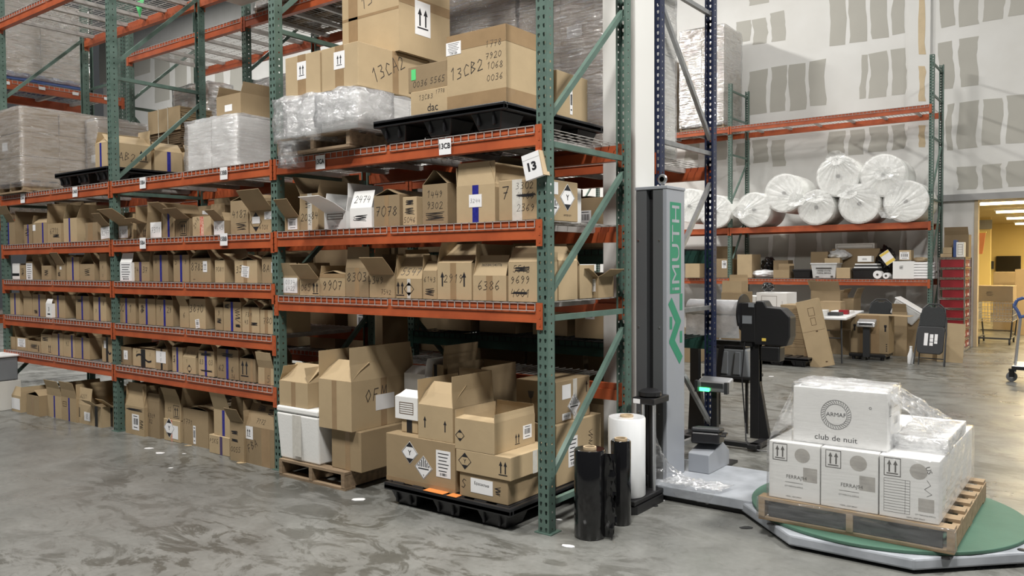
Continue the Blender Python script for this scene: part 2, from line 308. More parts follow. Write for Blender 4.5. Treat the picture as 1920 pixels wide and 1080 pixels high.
# ------------------------------------------------------------------ cardboard boxes
CT = .004
def parse_flaps(s):
    out = {}
    for t in s.split():
        k = t[0]; a, _, l = t[1:].partition(':'); out[k] = (math.radians(float(a)), float(l) if l else None)
    return out
def carton(x0, x1, yf, d, z, h, flaps='', marks=(), label='cardboard box', cm=None, name='cardboard_box', group=None, rz=0, cat='box', closed=None):
    if x1 < x0: x0, x1 = x1, x0
    w = x1-x0
    if cm is None: cm = 'cardboard_%d' % random.choice((0, 0, 1, 1, 2, 3))
    root = thing(name, label, cat, ((x0+x1)/2, yf+d/2, z), rz, group)
    fl = parse_flaps(flaps); op = bool(fl) if closed is None else not closed
    b = MB(); X, Y = w/2, d/2
    if op:
        b.box(-X, X, -Y, -Y+CT, 0, h); b.box(-X, X, Y-CT, Y, 0, h); b.box(-X, -X+CT, -Y+CT, Y-CT, 0, h); b.box(X-CT, X, -Y+CT, Y-CT, 0, h)
        b.box(-X+CT, X-CT, -Y+CT, Y-CT, 0.001, CT+.001)
    else: b.box(-X, X, -Y, Y, 0, h)
    body = obj('body', b, cm, root)
    if not op: bevel(body, .004, 2)
    faces = {'F': Face((-X, -Y, 0), (1, 0, 0), (0, 0, 1), w, h), 'R': Face((X, -Y, 0), (0, 1, 0), (0, 0, 1), d, h), 'T': Face((-X, -Y, h), (1, 0, 0), (0, 1, 0), w, d)}
    dl = min(w, d)/2; flat = any('f' in mk[4:] for mk in marks)
    for k, (a, l) in fl.items():
        l = l or dl; s, c = math.sin(a), math.cos(a); m = MB(); e = .006
        if k in 'FB':
            sg = -1 if k == 'F' else 1; dr = Vector((0, sg*s, c)); nr = Vector((0, sg*c, -s)); y = sg*(Y-CT/2)
            A, B = Vector((-X+.002, y, h)), Vector((X-.002, y, h)); ex = Vector((e, 0, 0))
        else:
            sg = -1 if k == 'L' else 1; dr = Vector((sg*s, 0, c)); nr = Vector((sg*c, 0, -s)); x = sg*(X-CT/2)
            A, B = Vector((x, -Y+.002, h)), Vector((x, Y-.002, h)); ex = Vector((0, e, 0))
        t = nr*CT*.4
        curl = nr*l*random.uniform(-.05, .05)*(0 if (flat and k == 'F') else 1)
        q = [A, B, B+dr*l*.5-ex*.5+curl, B+dr*l-ex, A+dr*l+ex, A+dr*l*.5+ex*.5+curl]
        n = len(m.v); m.v += [tuple(p-t) for p in q]+[tuple(p+t) for p in q]
        for f in ((0, 1, 2, 5), (5, 2, 3, 4), (6, 11, 8, 7), (11, 10, 9, 8), (0, 6, 7, 1), (1, 7, 8, 2), (2, 8, 9, 3), (3, 9, 10, 4), (4, 10, 11, 5), (5, 11, 6, 0)): m.f.append(f); m.m.append(0)
        obj('flap', m, cm, root)
        if k == 'F':
            faces['f'] = Face(A + nr*CT*.45, (1, 0, 0), dr, w, l)
    ink = MB(); inkf = {'ink': ink}
    def inkmb(nm='ink'): return inkf.setdefault(nm, MB())
    fink = MB(); bink = ink
    for mk in marks:
        k = mk[0]; ink = fink if 'f' in mk[4:] else bink
        if k == 'T':
            _, s, u, v, hf = mk[:5]; F = faces[mk[5] if len(mk) > 5 else 'F']; hh = hf*F.h
            hh = min(hh, F.w*.9/len(s)/.82); hand(ink, F, s, u*F.w, v*F.h, hh, rot=mk[6] if len(mk) > 6 else 0)
        elif k == 'N':
            _, s, u, v, hf = mk[:5]; F = faces['F']; q = MB(); hand(q, F, s, u*F.w, v*F.h, hf*F.h); obj('marker_writing', q, 'ink', root)
        elif k == 'pt':
            _, s, u, v, hf = mk[:5]; F = faces[mk[5] if len(mk) > 5 else 'F']; ptext(ink, F, s, u*F.w, v*F.h, hf*F.h, maxw=F.w*.85)
        elif k == 'tape':
            _, m, u, wd = mk[:4]; F = faces[mk[4] if len(mk) > 4 else 'F']; t = MB(); slab(t, F, u*F.w, F.h/2, wd, F.h*.997, .0007); obj('tape', t, m, root)
        elif k == 'htape':
            _, m, v, wd = mk[:4]; F = faces[mk[4] if len(mk) > 4 else 'F']; t = MB(); slab(t, F, F.w/2, v*F.h, F.w*.997, wd, .0007); obj('tape', t, m, root)
        elif k == 'lab':
            _, u, v, wf, hf, s = mk[:6]; F = faces[mk[6] if len(mk) > 6 else 'F']; rt = mk[7] if len(mk) > 7 else 0
            t = MB(); slab(t, F, u*F.w, v*F.h, wf*F.w, hf*F.h, .0010, rt, .0006); lo = obj('paper_label', t, 'paper', root)
            q = MB(); W_, H_ = wf*F.w, hf*F.h; cx, cy = u*F.w, v*F.h
            if s == 'bc':
                barcode(q, F, cx, cy+H_*.05, W_*.7, H_*.4, .0019); rect(q, F, cx, cy-H_*.33, W_*.55, H_*.05, .0019); rect(q, F, cx, cy+H_*.38, W_*.6, H_*.05, .0019)
            elif s == 'doc':
                for i in range(6): rect(q, F, cx-W_*.02*(i % 3), cy+H_*(.38-.13*i), W_*(.75-.1*(i % 3)), H_*.035, .0019)
                barcode(q, F, cx, cy-H_*.39, W_*.5, H_*.1, .0019, 12)
            elif s == 'arr': arrows2(q, F, cx, cy, H_*.62, .0019)
            elif s == 'blank': pass
            else:
                ls = s.split('|')
                for i, l in enumerate(ls):
                    hh = min(H_*.62/len(ls), W_*.85/max(1, len(l))/.82); hand(q, F, l, cx, cy+H_*(.5-(i+.5)/len(ls))*.85, hh, off=.0019, rot=rt)
            if q.v: obj('print', q, 'ink', lo)
        elif k == 'arr':
            _, u, v, hf = mk[:4]; F = faces[mk[4] if len(mk) > 4 else 'F']; arrows2(ink, F, u*F.w, v*F.h, hf*F.h)
        elif k == 'arrf':
            _, u, v, hf = mk[:4]; F = faces[mk[4] if len(mk) > 4 else 'F']; arrows2(ink, F, u*F.w, v*F.h, hf*F.h, frame=True)
        elif k == 'one':
            _, u, v, hf = mk[:4]; F = faces[mk[4] if len(mk) > 4 else 'F']; arrow(ink, F, u*F.w, v*F.h, hf*F.h)
        elif k == 'scr':
            _, u, v, wf, hf = mk[:5]; F = faces[mk[5] if len(mk) > 5 else 'F']; scribble(ink, F, u*F.w, v*F.h, wf*F.w, hf*F.h)
        elif k == 'bars':
            _, u, v, wf, hf = mk[:5]; F = faces[mk[5] if len(mk) > 5 else 'F']
            for s in (-.5, .5): rect(ink, F, u*F.w+s*wf*F.w, v*F.h, .008, hf*F.h)
            rect(ink, F, u*F.w, v*F.h-hf*F.h*.56, wf*F.w*2, .006)
        elif k == 'lines':
            _, u, v, wf, hf, n = mk[:6]; F = faces[mk[6] if len(mk) > 6 else 'F']; q = inkmb('print_brown')
            outline(q, F, u*F.w, v*F.h, wf*F.w, hf*F.h, .005)
            for i in range(1, n): rect(q, F, u*F.w, (v-hf/2+hf*i/n)*F.h, wf*F.w, .004)
        elif k in ('diaY', 'diaS', 'diaP'):
            _, u, v, s = mk[:4]; F = faces[mk[4] if len(mk) > 4 else 'F']; cx, cy = u*F.w, v*F.h
            if k == 'diaP':
                ribbon(ink, F, diamond_pts(cx, cy, s)+[(cx, cy-s)], .004); poly(ink, F, [(cx-s*.5, cy+s*.5), (cx, cy+s*.5), (cx+s*.5, cy+s*.5), (cx, cy+s)]); poly(ink, F, [(cx-s*.5, cy-s*.5), (cx, cy-s), (cx+s*.5, cy-s*.5)]); 
                if len(mk) > 5: ptext(ink, F, 'Y', cx, cy, s*.5)
                continue
            t = MB(); D = diamond_pts(cx, cy, s); t.hexa([F.p(a, b, .0006) for a, b in D]+[F.p(a, b, .0015) for a, b in D]); lo = obj('diamond_label', t, 'paper', root); q = MB()
            ribbon(q, F, diamond_pts(cx, cy, s*.93)+[(cx, cy-s*.93)], .003, .002)
            if k == 'diaY':
                for e in (1, -1): poly(q, F, [(cx-s*.46, cy+e*s*.5), (cx+s*.46, cy+e*s*.5), (cx, cy+e*s*.93)], .002)
                ptext(q, F, 'Y', cx, cy, s*.42, .002, bold=.02)
            else:
                for i in range(-3, 4):
                    x = cx+i*s*.2; top = cy+s*(.86-abs(i)*.2); poly(q, F, [(x-s*.05, cy+s*.05), (x+s*.05, cy+s*.05), (x+s*.05, top-s*.03), (x-s*.05, top-s*.03)], .002)
                rect(q, F, cx, cy-s*.1, s*1.2, s*.1, .002); ptext(q, F, '9', cx, cy-s*.66, s*.2, .002)
            obj('print', q, 'ink', lo)
        elif k == 'swoosh':
            F = faces['F']; t = MB(); slab(t, F, F.w*.48, F.h/2, F.w*.2, F.h*.997, .0007); obj('tape', t, 'tape_black', root)
            pts = [(F.w*(.18+.66*i/10), F.h*(.62-.30*(1-(i/5-1)**2)*0 + .12*math.sin(i*.6) - .02*i)) for i in range(11)]
            ribbon(ink, F, pts, .016, .0013)
    if fink.v: obj('flap_writing', fink, 'ink', root)
    for nm, q in inkf.items():
        if q.v: obj('marker_writing' if nm == 'ink' else 'printed_lines', q, nm, root)
    return root
LV = {'T': 2.40, 'a': 1.842, 'b': 1.445, 'c': 1.044, 'd': .642, '2': 1.848, '3': 1.358, '0': 0.}
DK = .0075
def SB(lev, u0, u1, vt, d, flaps, marks, label, yf=.045, cm=None, name='cardboard_box', group=None, z=None, rz=0, closed=None):
    """a box whose front stands on plane Y = yf on a shelf level; u0,u1 = its front's left and right in the photo, vt = its top"""
    z = (LV[lev] + (DK if lev != '0' else 0)) if z is None else z
    vm = vt+12
    x0 = at(u0, vm, yf).x; x1 = at(u1, vm, yf).x; zt = at((u0+u1)/2, vt, yf).z
    return carton(x0, x1, yf, d, z, max(.03, zt-z), flaps, marks, label, cm, name, group, rz, closed=closed)
def PB(u0, u1, v0, v1, Y, d, flaps='', marks=(), label='', cm=None, name='cardboard_box', z=None, cat='box', rz=0, group=None):
    x0 = at(u0, (v0+v1)/2, Y).x; x1 = at(u1, (v0+v1)/2, Y).x; zt = at((u0+u1)/2, v0, Y).z; zb = at((u0+u1)/2, v1, Y).z if z is None else z
    return carton(x0, x1, Y, d, zb, zt-zb, flaps, marks, label, cm, name, group, rz, cat)
# ------------------------------------------------------------------ pallets
_pm = {}
def wood_boards(w, d, h):
    """boards of a wooden pallet in its own space (base centre): list of (name, box)"""
    out = []; st = .036
    for i in range(3):
        x = -w/2+st/2+(w-st)*i/2; out.append(('stringer', (x-st/2, x+st/2, -d/2, d/2, .018, h-.018)))
    n = 7
    for i in range(n):
        y = -d/2+.045+(d-.09)*i/(n-1); out.append(('deck_board', (-w/2, w/2, y-.045+.002, y+.045-.002, h-.018, h)))
    for i in range(3):
        y = -d/2+.05+(d-.1)*i/2; out.append(('bottom_board', (-w/2, w/2, y-.048, y+.048, 0, .018)))
    return out
def wood_pallet(x, y, z, w, d, h, parent=None, m='pallet_wood', label='', rz=0, name='wooden_pallet'):
    if parent is None: r = thing(name, label, 'pallet', (x, y, z), rz)
    else:
        r = bpy.data.objects.new(name, None); COL.objects.link(r); r.location = (x, y, z); r.parent = parent; r.rotation_euler = (0, 0, rz)
    for nm, b in wood_boards(w, d, h):
        mb = MB(); cx, cy = (b[0]+b[1])/2, (b[2]+b[3])/2; e = random.uniform(-.003, .003)
        mb.box(b[0]-cx, b[1]-cx, b[2]-cy, b[3]-cy, b[4], b[5]); obj(nm, mb, m, r, (cx+e, cy, 0))
    return r
def plastic_pallet(x, y, z, w, d, h, label, rz=0, m='black_plastic', orange=False, parent=None):
    r = thing('plastic_pallet', label, 'pallet', (x, y, z), rz)
    if parent: r.parent = parent
    b = MB(); b.box(-w/2, w/2, -d/2, d/2, h-.045, h-.012)
    b.box(-w/2, w/2, -d/2, -d/2+.03, h-.05, h); b.box(-w/2, w/2, d/2-.03, d/2, h-.05, h); b.box(-w/2, -w/2+.03, -d/2+.03, d/2-.03, h-.05, h); b.box(w/2-.03, w/2, -d/2+.03, d/2-.03, h-.05, h)
    for i in range(6):
        xx = -w/2+w*(i+.5)/6; b.box(xx-.05, xx+.05, -d/2+.04, d/2-.04, h-.012, h-.0)
    bevel(obj('deck', b, m, r), .006)
    for i in range(3):
        for j in range(3):
            fx = -w/2+.16+(w-.32)*i/2; fy = -d/2+.14+(d-.28)*j/2; f = MB(); a, c = .12, .085; t = h-.045
            f.hexa([(-c, -c, 0), (c, -c, 0), (c, c, 0), (-c, c, 0), (-a, -a, t), (a, -a, t), (a, a, t), (-a, a, t)])
            for sx in (-1, 1): f.box(sx*a*.5-.008, sx*a*.5+.008, -a*1.0-.004, -a*.8, t*.2, t)
            bevel(obj('foot', f, m, r, (fx, fy, 0)), .012)
    if orange:
        q = MB(); q.box(-.17, .0, -d/2-.002, -d/2+.07, h, h+.002); obj('tape', q, 'orange_board', r)
        q = MB(); q.box(w/2-.5, w/2-.42, -d/2-.002, -d/2+.06, h, h+.002); obj('tape', q, 'orange_board', r)
    return r
# ------------------------------------------------------------------ stretch film
def film(parent, pts, m='film_clear', cuts=5, amp=.012, inflate=.01, seed=0, name='stretch_film', rough=1.0):
    bm = bmesh.new(); c = sum((Vector(p) for p in pts), Vector())/len(pts)
    for p in pts:
        p = Vector(p); d = (p-c); d = d.normalized() if d.length else d; bm.verts.new(p+d*inflate*1.7)
    r = bmesh.ops.convex_hull(bm, input=bm.verts)
    bmesh.ops.delete(bm, geom=[g for g in r['geom_interior'] if isinstance(g, bmesh.types.BMVert)], context='VERTS')
    bmesh.ops.dissolve_limit(bm, angle_limit=.02, verts=bm.verts, edges=bm.edges)
    bmesh.ops.triangulate(bm, faces=bm.faces)
    for i in range(cuts):
        lim = .06*(1.6**0)
        es = [e for e in bm.edges if e.calc_length() > .07]
        if not es: break
        bmesh.ops.subdivide_edges(bm, edges=es, cuts=1, use_grid_fill=False); bmesh.ops.triangulate(bm, faces=bm.faces)
        if len(bm.faces) > 9000: break
    bmesh.ops.recalc_face_normals(bm, faces=bm.faces); bm.normal_update()
    for v in bm.verts:
        q = v.co*9*rough+Vector((seed*7.1, 3.3, 1)); k = noise.noise(q)*.6+noise.noise(Vector((v.co.x*5, v.co.y*5, v.co.z*26))+Vector((seed, 0, 0)))*.5
        v.co += v.normal*(k*amp+amp*.35)
    me = bpy.data.meshes.new(name); bm.to_mesh(me); bm.free(); me.materials.append(MATS[m])
    me.polygons.foreach_set('use_smooth', [True]*len(me.polygons))
    return put(name, me, parent)
def boxpts(x0, x1, y0, y1, z0, z1): return [(x, y, z) for x in (x0, x1) for y in (y0, y1) for z in (z0, z1)]
def wrapped(x0, x1, y0, y1, z, zh, nx, ny, nz, label, cm='cardboard_1', fm='film_clear', ph=.13, pm='pallet_wood', gap=.004, amp=.012, seed=1, plab=True, pallet=True, name='wrapped_pallet_load', group=None, rz=0):
    """cartons on a pallet under stretch film, one thing"""
    w, d = x1-x0, y1-y0; r = thing(name, label, 'pallet load', ((x0+x1)/2, (y0+y1)/2, z), rz, group)
    if pallet: wood_pallet(0, 0, 0, w, d, ph, r, pm)
    else: ph = 0.
    h = (zh-z-ph)/nz; rr = random.Random(seed)
    bw, bd = w/nx, d/ny; me = None; mb = MB(); mb.box(-bw/2+gap, bw/2-gap, -bd/2+gap, bd/2-gap, .001, h-gap); me = mb.mesh('carton', cm); lm = None
    for k in range(nz):
        for j in range(ny):
            for i in range(nx):
                if 0 < i < nx-1 and 0 < j < ny-1: continue
                o = put('carton', me, r, (-w/2+bw*(i+.5)+rr.uniform(-1, 1)*gap, -d/2+bd*(j+.5)+rr.uniform(-1, 1)*gap, ph+h*k)); 
                if plab and j == 0 and rr.random() < .45:
                    if lm is None: q = MB(); q.box(-.07, .07, -bd/2+gap-.003, -bd/2+gap, h*.35, h*.35+.09); lm = q.mesh('paper_label', 'paper')
                    put('paper_label', lm, o, (rr.uniform(-.1, .1)*bw*2, 0, rr.uniform(-.1, .1)*h))
    film(r, boxpts(-w/2, w/2, -d/2, d/2, ph*.55, zh-z), fm, 6, amp, .012, seed)
    return r
# ------------------------------------------------------------------ pallet racking
PW, PD, PITCH = .076, .07, .0508
_postm = {}
def post_mesh(h, m):
    """upright channel with teardrop slots; outer (slotted) face at y=0, open side towards +y, x centred"""
    if (h, m) in _postm: return _postm[(h, m)]
    mb = MB(); n = int(h/PITCH); w = PW/2
    out = [(-w, 0), (w, 0), (w, PITCH), (-w, PITCH)]
    def drop(cx, cy): return [(cx-.0045, cy-.013), (cx+.0045, cy-.013), (cx+.0085, cy+.004), (cx+.006, cy+.011), (cx-.006, cy+.011), (cx-.0085, cy+.004)]
    loops = [out, drop(-.019, PITCH/2)[::-1], drop(.019, PITCH/2)[::-1]]
    tri = tessellate_polygon([[Vector((a, b, 0)) for a, b in l] for l in loops]); flat = [p for l in loops for p in l]
    out2 = [(0, 0), (PD, 0), (PD, PITCH), (0, PITCH)]; hole2 = [(.03, .019), (.03, .031), (.042, .031), (.042, .019)]
    tri2 = tessellate_polygon([[Vector((a, b, 0)) for a, b in l] for l in (out2, hole2)]); flat2 = out2+hole2
    for i in range(n):
        z = i*PITCH; k = len(mb.v); mb.v += [(a, 0, b+z) for a, b in flat]
        for t in tri: mb.f.append(tuple(k+q for q in t)); mb.m.append(0)
        for s in (-w, w):
            k = len(mb.v); mb.v += [(s, a, b+z) for a, b in flat2]
            for t in tri2: mb.f.append(tuple(k+q for q in t)); mb.m.append(0)
    H = n*PITCH
    for s in (-1, 1): mb.box(min(s*w, s*(w-.014)), max(s*w, s*(w-.014)), PD-.002, PD, 0, H)
    me = bpy.data.meshes.new('post'); me.from_pydata(mb.v, [], mb.f); me.materials.append(MATS[m]); me.update()
    _postm[(h, m)] = me; return me
BH = .112
_beamm = {}
def beam_mesh(L, m, h=BH):
    k = (round(L, 3), m, h)
    if k in _beamm: return _beamm[k]
    mb = MB(); mb.prism([(-.004, 0), (.032, 0), (.032, -.04), (.052, -.04), (.052, -h), (-.004, -h)], -L/2, L/2, 'x')
    mb.box(-L/2, L/2, -.0065, -.004, -h, -h+.018); mb.box(-L/2, L/2, -.0065, -.004, -.03, -.012)
    me = mb.mesh('beam', m); _beamm[k] = me
    c = MB(); c.box(-.022, .022, -.0105, -.0065, -.152, .006); c.box(.018, .022, -.0065, .05, -.152, .006)
    for q in (-.03, -.08, -.125): c.box(-.009, .001, -.0125, -.0105, q-.008, q+.008)
    _beamm[('c', m)] = c.mesh('beam_connector', m)
    c = MB(); c.box(-.022, .022, -.0105, -.0065, -.152, .006); c.box(-.022, -.018, -.0065, .05, -.152, .006)
    for q in (-.03, -.08, -.125): c.box(-.001, .009, -.0125, -.0105, q-.008, q+.008)
    _beamm[('d', m)] = c.mesh('beam_connector', m)
    return me
_deckm = {}
def deck_mesh(w, d, m, wf=True):
    k = (round(w, 3), round(d, 3), m, wf)
    if k in _deckm: return _deckm[k]
    mb = MB(); n = int(w/.0625); r = .0045
    for i in range(n+1):
        x = -w/2+w*i/n; mb.bar((x, 0 if not wf else -.009, -r/2), (x, d, -r/2), r)
        if wf: mb.bar((x, -.009, 0), (x, -.009, -.048), r)
    for j in range(9):
        y = .03+(d-.06)*j/8; mb.bar((-w/2, y, -r*1.5), (w/2, y, -r*1.5), r)
    if wf: mb.bar((-w/2, -.0125, -.046), (w/2, -.0125, -.046), r); mb.bar((-w/2, -.009, -.003), (w/2, -.009, -.003), r)
    for i in range(3):
        x = -w/2+w*(i+.5)/3; mb.box(x-.022, x+.022, .035, d-.035, -.05, -.012)
    me = mb.mesh('wire_deck', m); _deckm[k] = me; return me
def pallet_rack(name, label, xs, y0, y1, h, bays, post='rack_green', endpost=None, rising=True, braces=None, rz=0, loc=(0, 0, 0), decks=True, feet=True, brace_m=None, skip_rear=()):
    """xs = post centre lines (right to left); bays = per bay a list of (z, front material or None, rear material or None, deck material or None)"""
    R = thing(name, label, 'rack', loc, rz)
    for i, x in enumerate(xs):
        pm = endpost if (endpost and i == 0) else post; me = post_mesh(h, pm)
        put('post', me, R, (x, y0, 0)); put('post', me, R, (x, y1, 0), (0, 0, math.pi))
        if feet:
            for y, s in ((y0, 1), (y1, -1)):
                f = MB(); f.box(-.06, .06, min(-.012*s, .1*s), max(-.012*s, .1*s), 0, .006); obj('base_plate', f, pm, R, (x, y, 0))
        bmn = 'galvanised' if (endpost and i == 0) else (brace_m or pm)
        for (kind, za, zb) in braces or ():
            b = MB(); a = (0, y0+.05, za); e = (0, y1-.05, zb); b.bar(a, e, .034, .03, up=(1, 0, 0)); obj('brace', b, bmn, R, (x, 0, 0))
    for i, lv in enumerate(bays):
        xa, xb = xs[i+1], xs[i]; L = xb-xa-PW; xc = (xa+xb)/2
        for (z, fm, rm, dm) in lv:
            for mm, y, rot in ((fm, y0, 0), (rm, y1, math.pi)):
                if not mm: continue
                bo = put('beam', beam_mesh(L, mm), R, (xc, y, z), (0, 0, rot))
                put('beam_connector', _beamm[('c', mm)], bo, (-L/2-.022, 0, 0)); put('beam_connector', _beamm[('d', mm)], bo, (L/2+.022, 0, 0))
            if dm:
                dw = (L-.06)/2; me = deck_mesh(dw, y1-y0-.0, dm)
                for s in (-1, 1): put('wire_deck', me, R, (xc+s*(dw/2+.02), y0, z+.005))
    return R
def location_tag(rack, x, z, y, s, w=.085, h=.085):
    b = MB(); b.box(-w/2, w/2, -.004, 0, -h/2, h/2); t = obj('location_tag', b, 'paper', rack, (x, y-.0155, z))
    F = Face((-w/2, -.004, -h/2), (1, 0, 0), (0, 0, 1), w, h); q = MB(); ptext(q, F, s, w/2, h*.55, h*.36, .0008, bold=.03, maxw=w*.92); obj('print', q, 'ink', t)
# ------------------------------------------------------------------ the setting
def floor_material():
    m = bpy.data.materials.new('concrete'); m.use_nodes = True; nt = m.node_tree; N = nt.nodes; L = nt.links; b = N['Principled BSDF']
    tc = N.new('ShaderNodeTexCoord')
    def nz(scale, det, dist=0., st=None, rough=.55):
        n = N.new('ShaderNodeTexNoise'); n.inputs['Scale'].default_value = scale; n.inputs['Detail'].default_value = det; n.inputs['Distortion'].default_value = dist; n.inputs['Roughness'].default_value = rough
        if st:
            mp = N.new('ShaderNodeMapping'); mp.inputs['Scale'].default_value = st; mp.inputs['Rotation'].default_value = (0, 0, .5); L.new(tc.outputs['Object'], mp.inputs[0]); L.new(mp.outputs[0], n.inputs['Vector'])
        else: L.new(tc.outputs['Object'], n.inputs['Vector'])
        return n
    def ramp(n, a, b_, c0, c1):
        r = N.new('ShaderNodeValToRGB'); r.color_ramp.elements[0].position = a; r.color_ramp.elements[1].position = b_; r.color_ramp.elements[0].color = (*c0, 1); r.color_ramp.elements[1].color = (*c1, 1); L.new(n.outputs['Fac'], r.inputs[0]); return r
    def mix(t, fac, A, B):
        x = N.new('ShaderNodeMix'); x.data_type = 'RGBA'; x.blend_type = t
        if isinstance(fac, float): x.inputs[0].default_value = fac
        else: L.new(fac, x.inputs[0])
        L.new(A, x.inputs[6]); L.new(B, x.inputs[7]); return x.outputs[2]
    base = ramp(nz(.55, 8, .3), .3, .75, (.158, .160, .151), (.232, .234, .221))
    mid = ramp(nz(3.2, 8, .4), .3, .7, (.80, .80, .79), (1.10, 1.10, 1.10))
    big = ramp(nz(.33, 3, .6), .36, .54, (0, 0, 0), (1, 1, 1))
    mott = ramp(nz(2.1, 12, 1.6, (1, 1.7, 1), .72), .49, .56, (1, 1, 1), (.50, .49, .46))
    mott2 = ramp(nz(7, 10, 1.0, (1, 2.4, 1), .7), .57, .64, (1, 1, 1), (.66, .65, .63))
    fine = ramp(nz(26, 8, 0), .25, .7, (.86, .86, .86), (1.06, 1.06, 1.06))
    scr = ramp(nz(4, 5, .2, (1, 12, 1)), .66, .72, (1, 1, 1), (.62, .61, .60))
    c = mix('MULTIPLY', 1., base.outputs[0], mid.outputs[0]); c = mix('MULTIPLY', big.outputs[0], c, mott.outputs[0]); c = mix('MULTIPLY', .55, c, mott2.outputs[0]); c = mix('MULTIPLY', 1., c, fine.outputs[0]); c = mix('MULTIPLY', .5, c, scr.outputs[0])
    L.new(c, b.inputs['Base Color'])
    rr = ramp(nz(1.4, 6, .5), .3, .7, (.22, .22, .22), (.46, .46, .46)); L.new(rr.outputs[0], b.inputs['Roughness'])
    bp = N.new('ShaderNodeBump'); bp.inputs['Strength'].default_value = .05; bp.inputs['Distance'].default_value = .01; L.new(nz(9, 6).outputs['Fac'], bp.inputs['Height']); L.new(bp.outputs[0], b.inputs['Normal'])
    b.inputs['Specular IOR Level'].default_value = .45
    MATS['concrete'] = m
floor_material()
mat('drywall_white', (.70, .70, .685), .8, col2=(.62, .615, .59), scale=1.1, detail=6, bump=.03, bscale=9)
mat('drywall_smooth', (.70, .70, .68), .75, var=.06, scale=1.5)
WY = 13.25
floor = struct('floor', MB().quad((-32, -9, 0), (14, -9, 0), (14, 27, 0), (-32, 27, 0)), 'concrete')
w = MB(); w.box(-32, .50, WY, WY+.15, 0, 12); w.box(.50, 9, WY, WY+.15, 2.80, 12); w.box(3.6, 9, WY, WY+.15, 0, 2.80)
wall = struct('wall_back', w, 'drywall_white')
# bare plasterboard fields left between the bands of joint compound
PATCH = [(1555, 1585, -40, 85), (1592, 1625, -40, 79), (1633, 1665, -40, 72), (1674, 1697, -40, 64), (1614, 1625, 103, 184), (1630, 1664, 98, 183), (1672, 1698, 91, 178),
 (1480, 1511, 120, 206), (1518, 1548, 113, 198), (1404, 1438, 132, 214), (1445, 1474, 124, 209), (1380, 1408, 40, 78), (1412, 1438, 35, 82), (1446, 1472, 22, 77), (1404, 1440, -40, 8),
 (1763, 1790, -40, 50), (1800, 1836, -40, 48), (1845, 1884, -40, 38), (1893, 1930, -40, 28), (1761, 1787, 78, 167), (1799, 1834, 70, 162),
 (1775, 1786, 195, 282), (1796, 1832, 190, 278), (1842, 1878, 185, 272), (1888, 1930, 178, 268), (1795, 1832, 312, 356), (1842, 1878, 307, 354), (1888, 1930, 302, 350),
 (1553, 1584, 247, 288), (1592, 1620, 243, 290), (1630, 1664, 238, 284), (1674, 1697, 233, 280), (1412, 1440, 262, 305), (1447, 1472, 262, 312), (1380, 1406, 268, 310),
 (1447, 1478, 440, 520), (1490, 1530, 436, 520), (1540, 1580, 434, 520), (1590, 1630, 432, 520), (1640, 1690, 430, 520), (1700, 1740, 428, 510), (1400, 1440, 445, 520),
 (290, 318, 95, 190), (328, 350, 100, 190), (358, 372, 105, 190), (404, 420, 120, 200), (432, 455, 115, 205), (186, 240, 60, 150), (250, 282, 90, 140), (1285, 1310, 250, 300), (1340, 1362, 255, 300)]
for i, (u0, u1, v0, v1) in enumerate(PATCH):
    um, vm = (u0+u1)/2, (v0+v1)/2; a = at(u0, vm, WY).x; b = at(u1, vm, WY).x; zt = at(um, v0, WY).z; zb = at(um, v1, WY).z
    rr = random.Random(i); n = 9; pts = []
    for s, X in ((0, a), (1, b)):
        for k in range(n):
            t = k/(n-1) if s == 0 else 1-k/(n-1); pts.append((X+rr.uniform(-.012, .012)+.02*math.sin(t*5+i), zb+(zt-zb)*t+rr.uniform(-.01, .01)))
    m = MB(); m.prism([(x-(a+b)/2, z-(zt+zb)/2) for x, z in pts], -.0025, 0); obj('plasterboard_panel', m, 'drywall_paper', wall, ((a+b)/2, WY, (zt+zb)/2))
pa = at(1703, 200, WY).x; pb = at(1744, 200, WY).x
pil = MB(); pil.box(pa, pb, WY-.05, WY, 0, 12); obj('pilaster', pil, 'drywall_smooth', wall)
for v0, v1 in ((-30, 102), (124, 190), (235, 276)):
    m = MB(); u0, u1 = 1723, 1735; n = 7; Y = WY-.05; L_ = []; R_ = []
    for k in range(n):
        v = v0+(v1-v0)*k/(n-1); p = at(u0+random.uniform(-1.5, 1.5), v, Y); q = at(u1+random.uniform(-2, 2), v, Y); L_.append((p.x, p.z)); R_.append((q.x, q.z))
    m.prism(L_+R_[::-1], Y-.003, Y); obj('glue_strip', m, 'glue_strip', wall)
lt = MB(); lt.box(-.15, 9, WY-.09, WY, 2.72, 2.84); t = obj('door_lintel', lt, 'plaster_dark', wall)
jb = MB(); jb.box(.47, .53, WY-.02, WY+.17, 0, 2.72); struct('trim_1', jb, 'glue_strip')
# boxed column between the rack rows
c = MB(); c.box(-.34, -.07, 1.20, 1.485, 0, 9); bevel(struct('column_1', c, 'drywall_smooth'), .006)
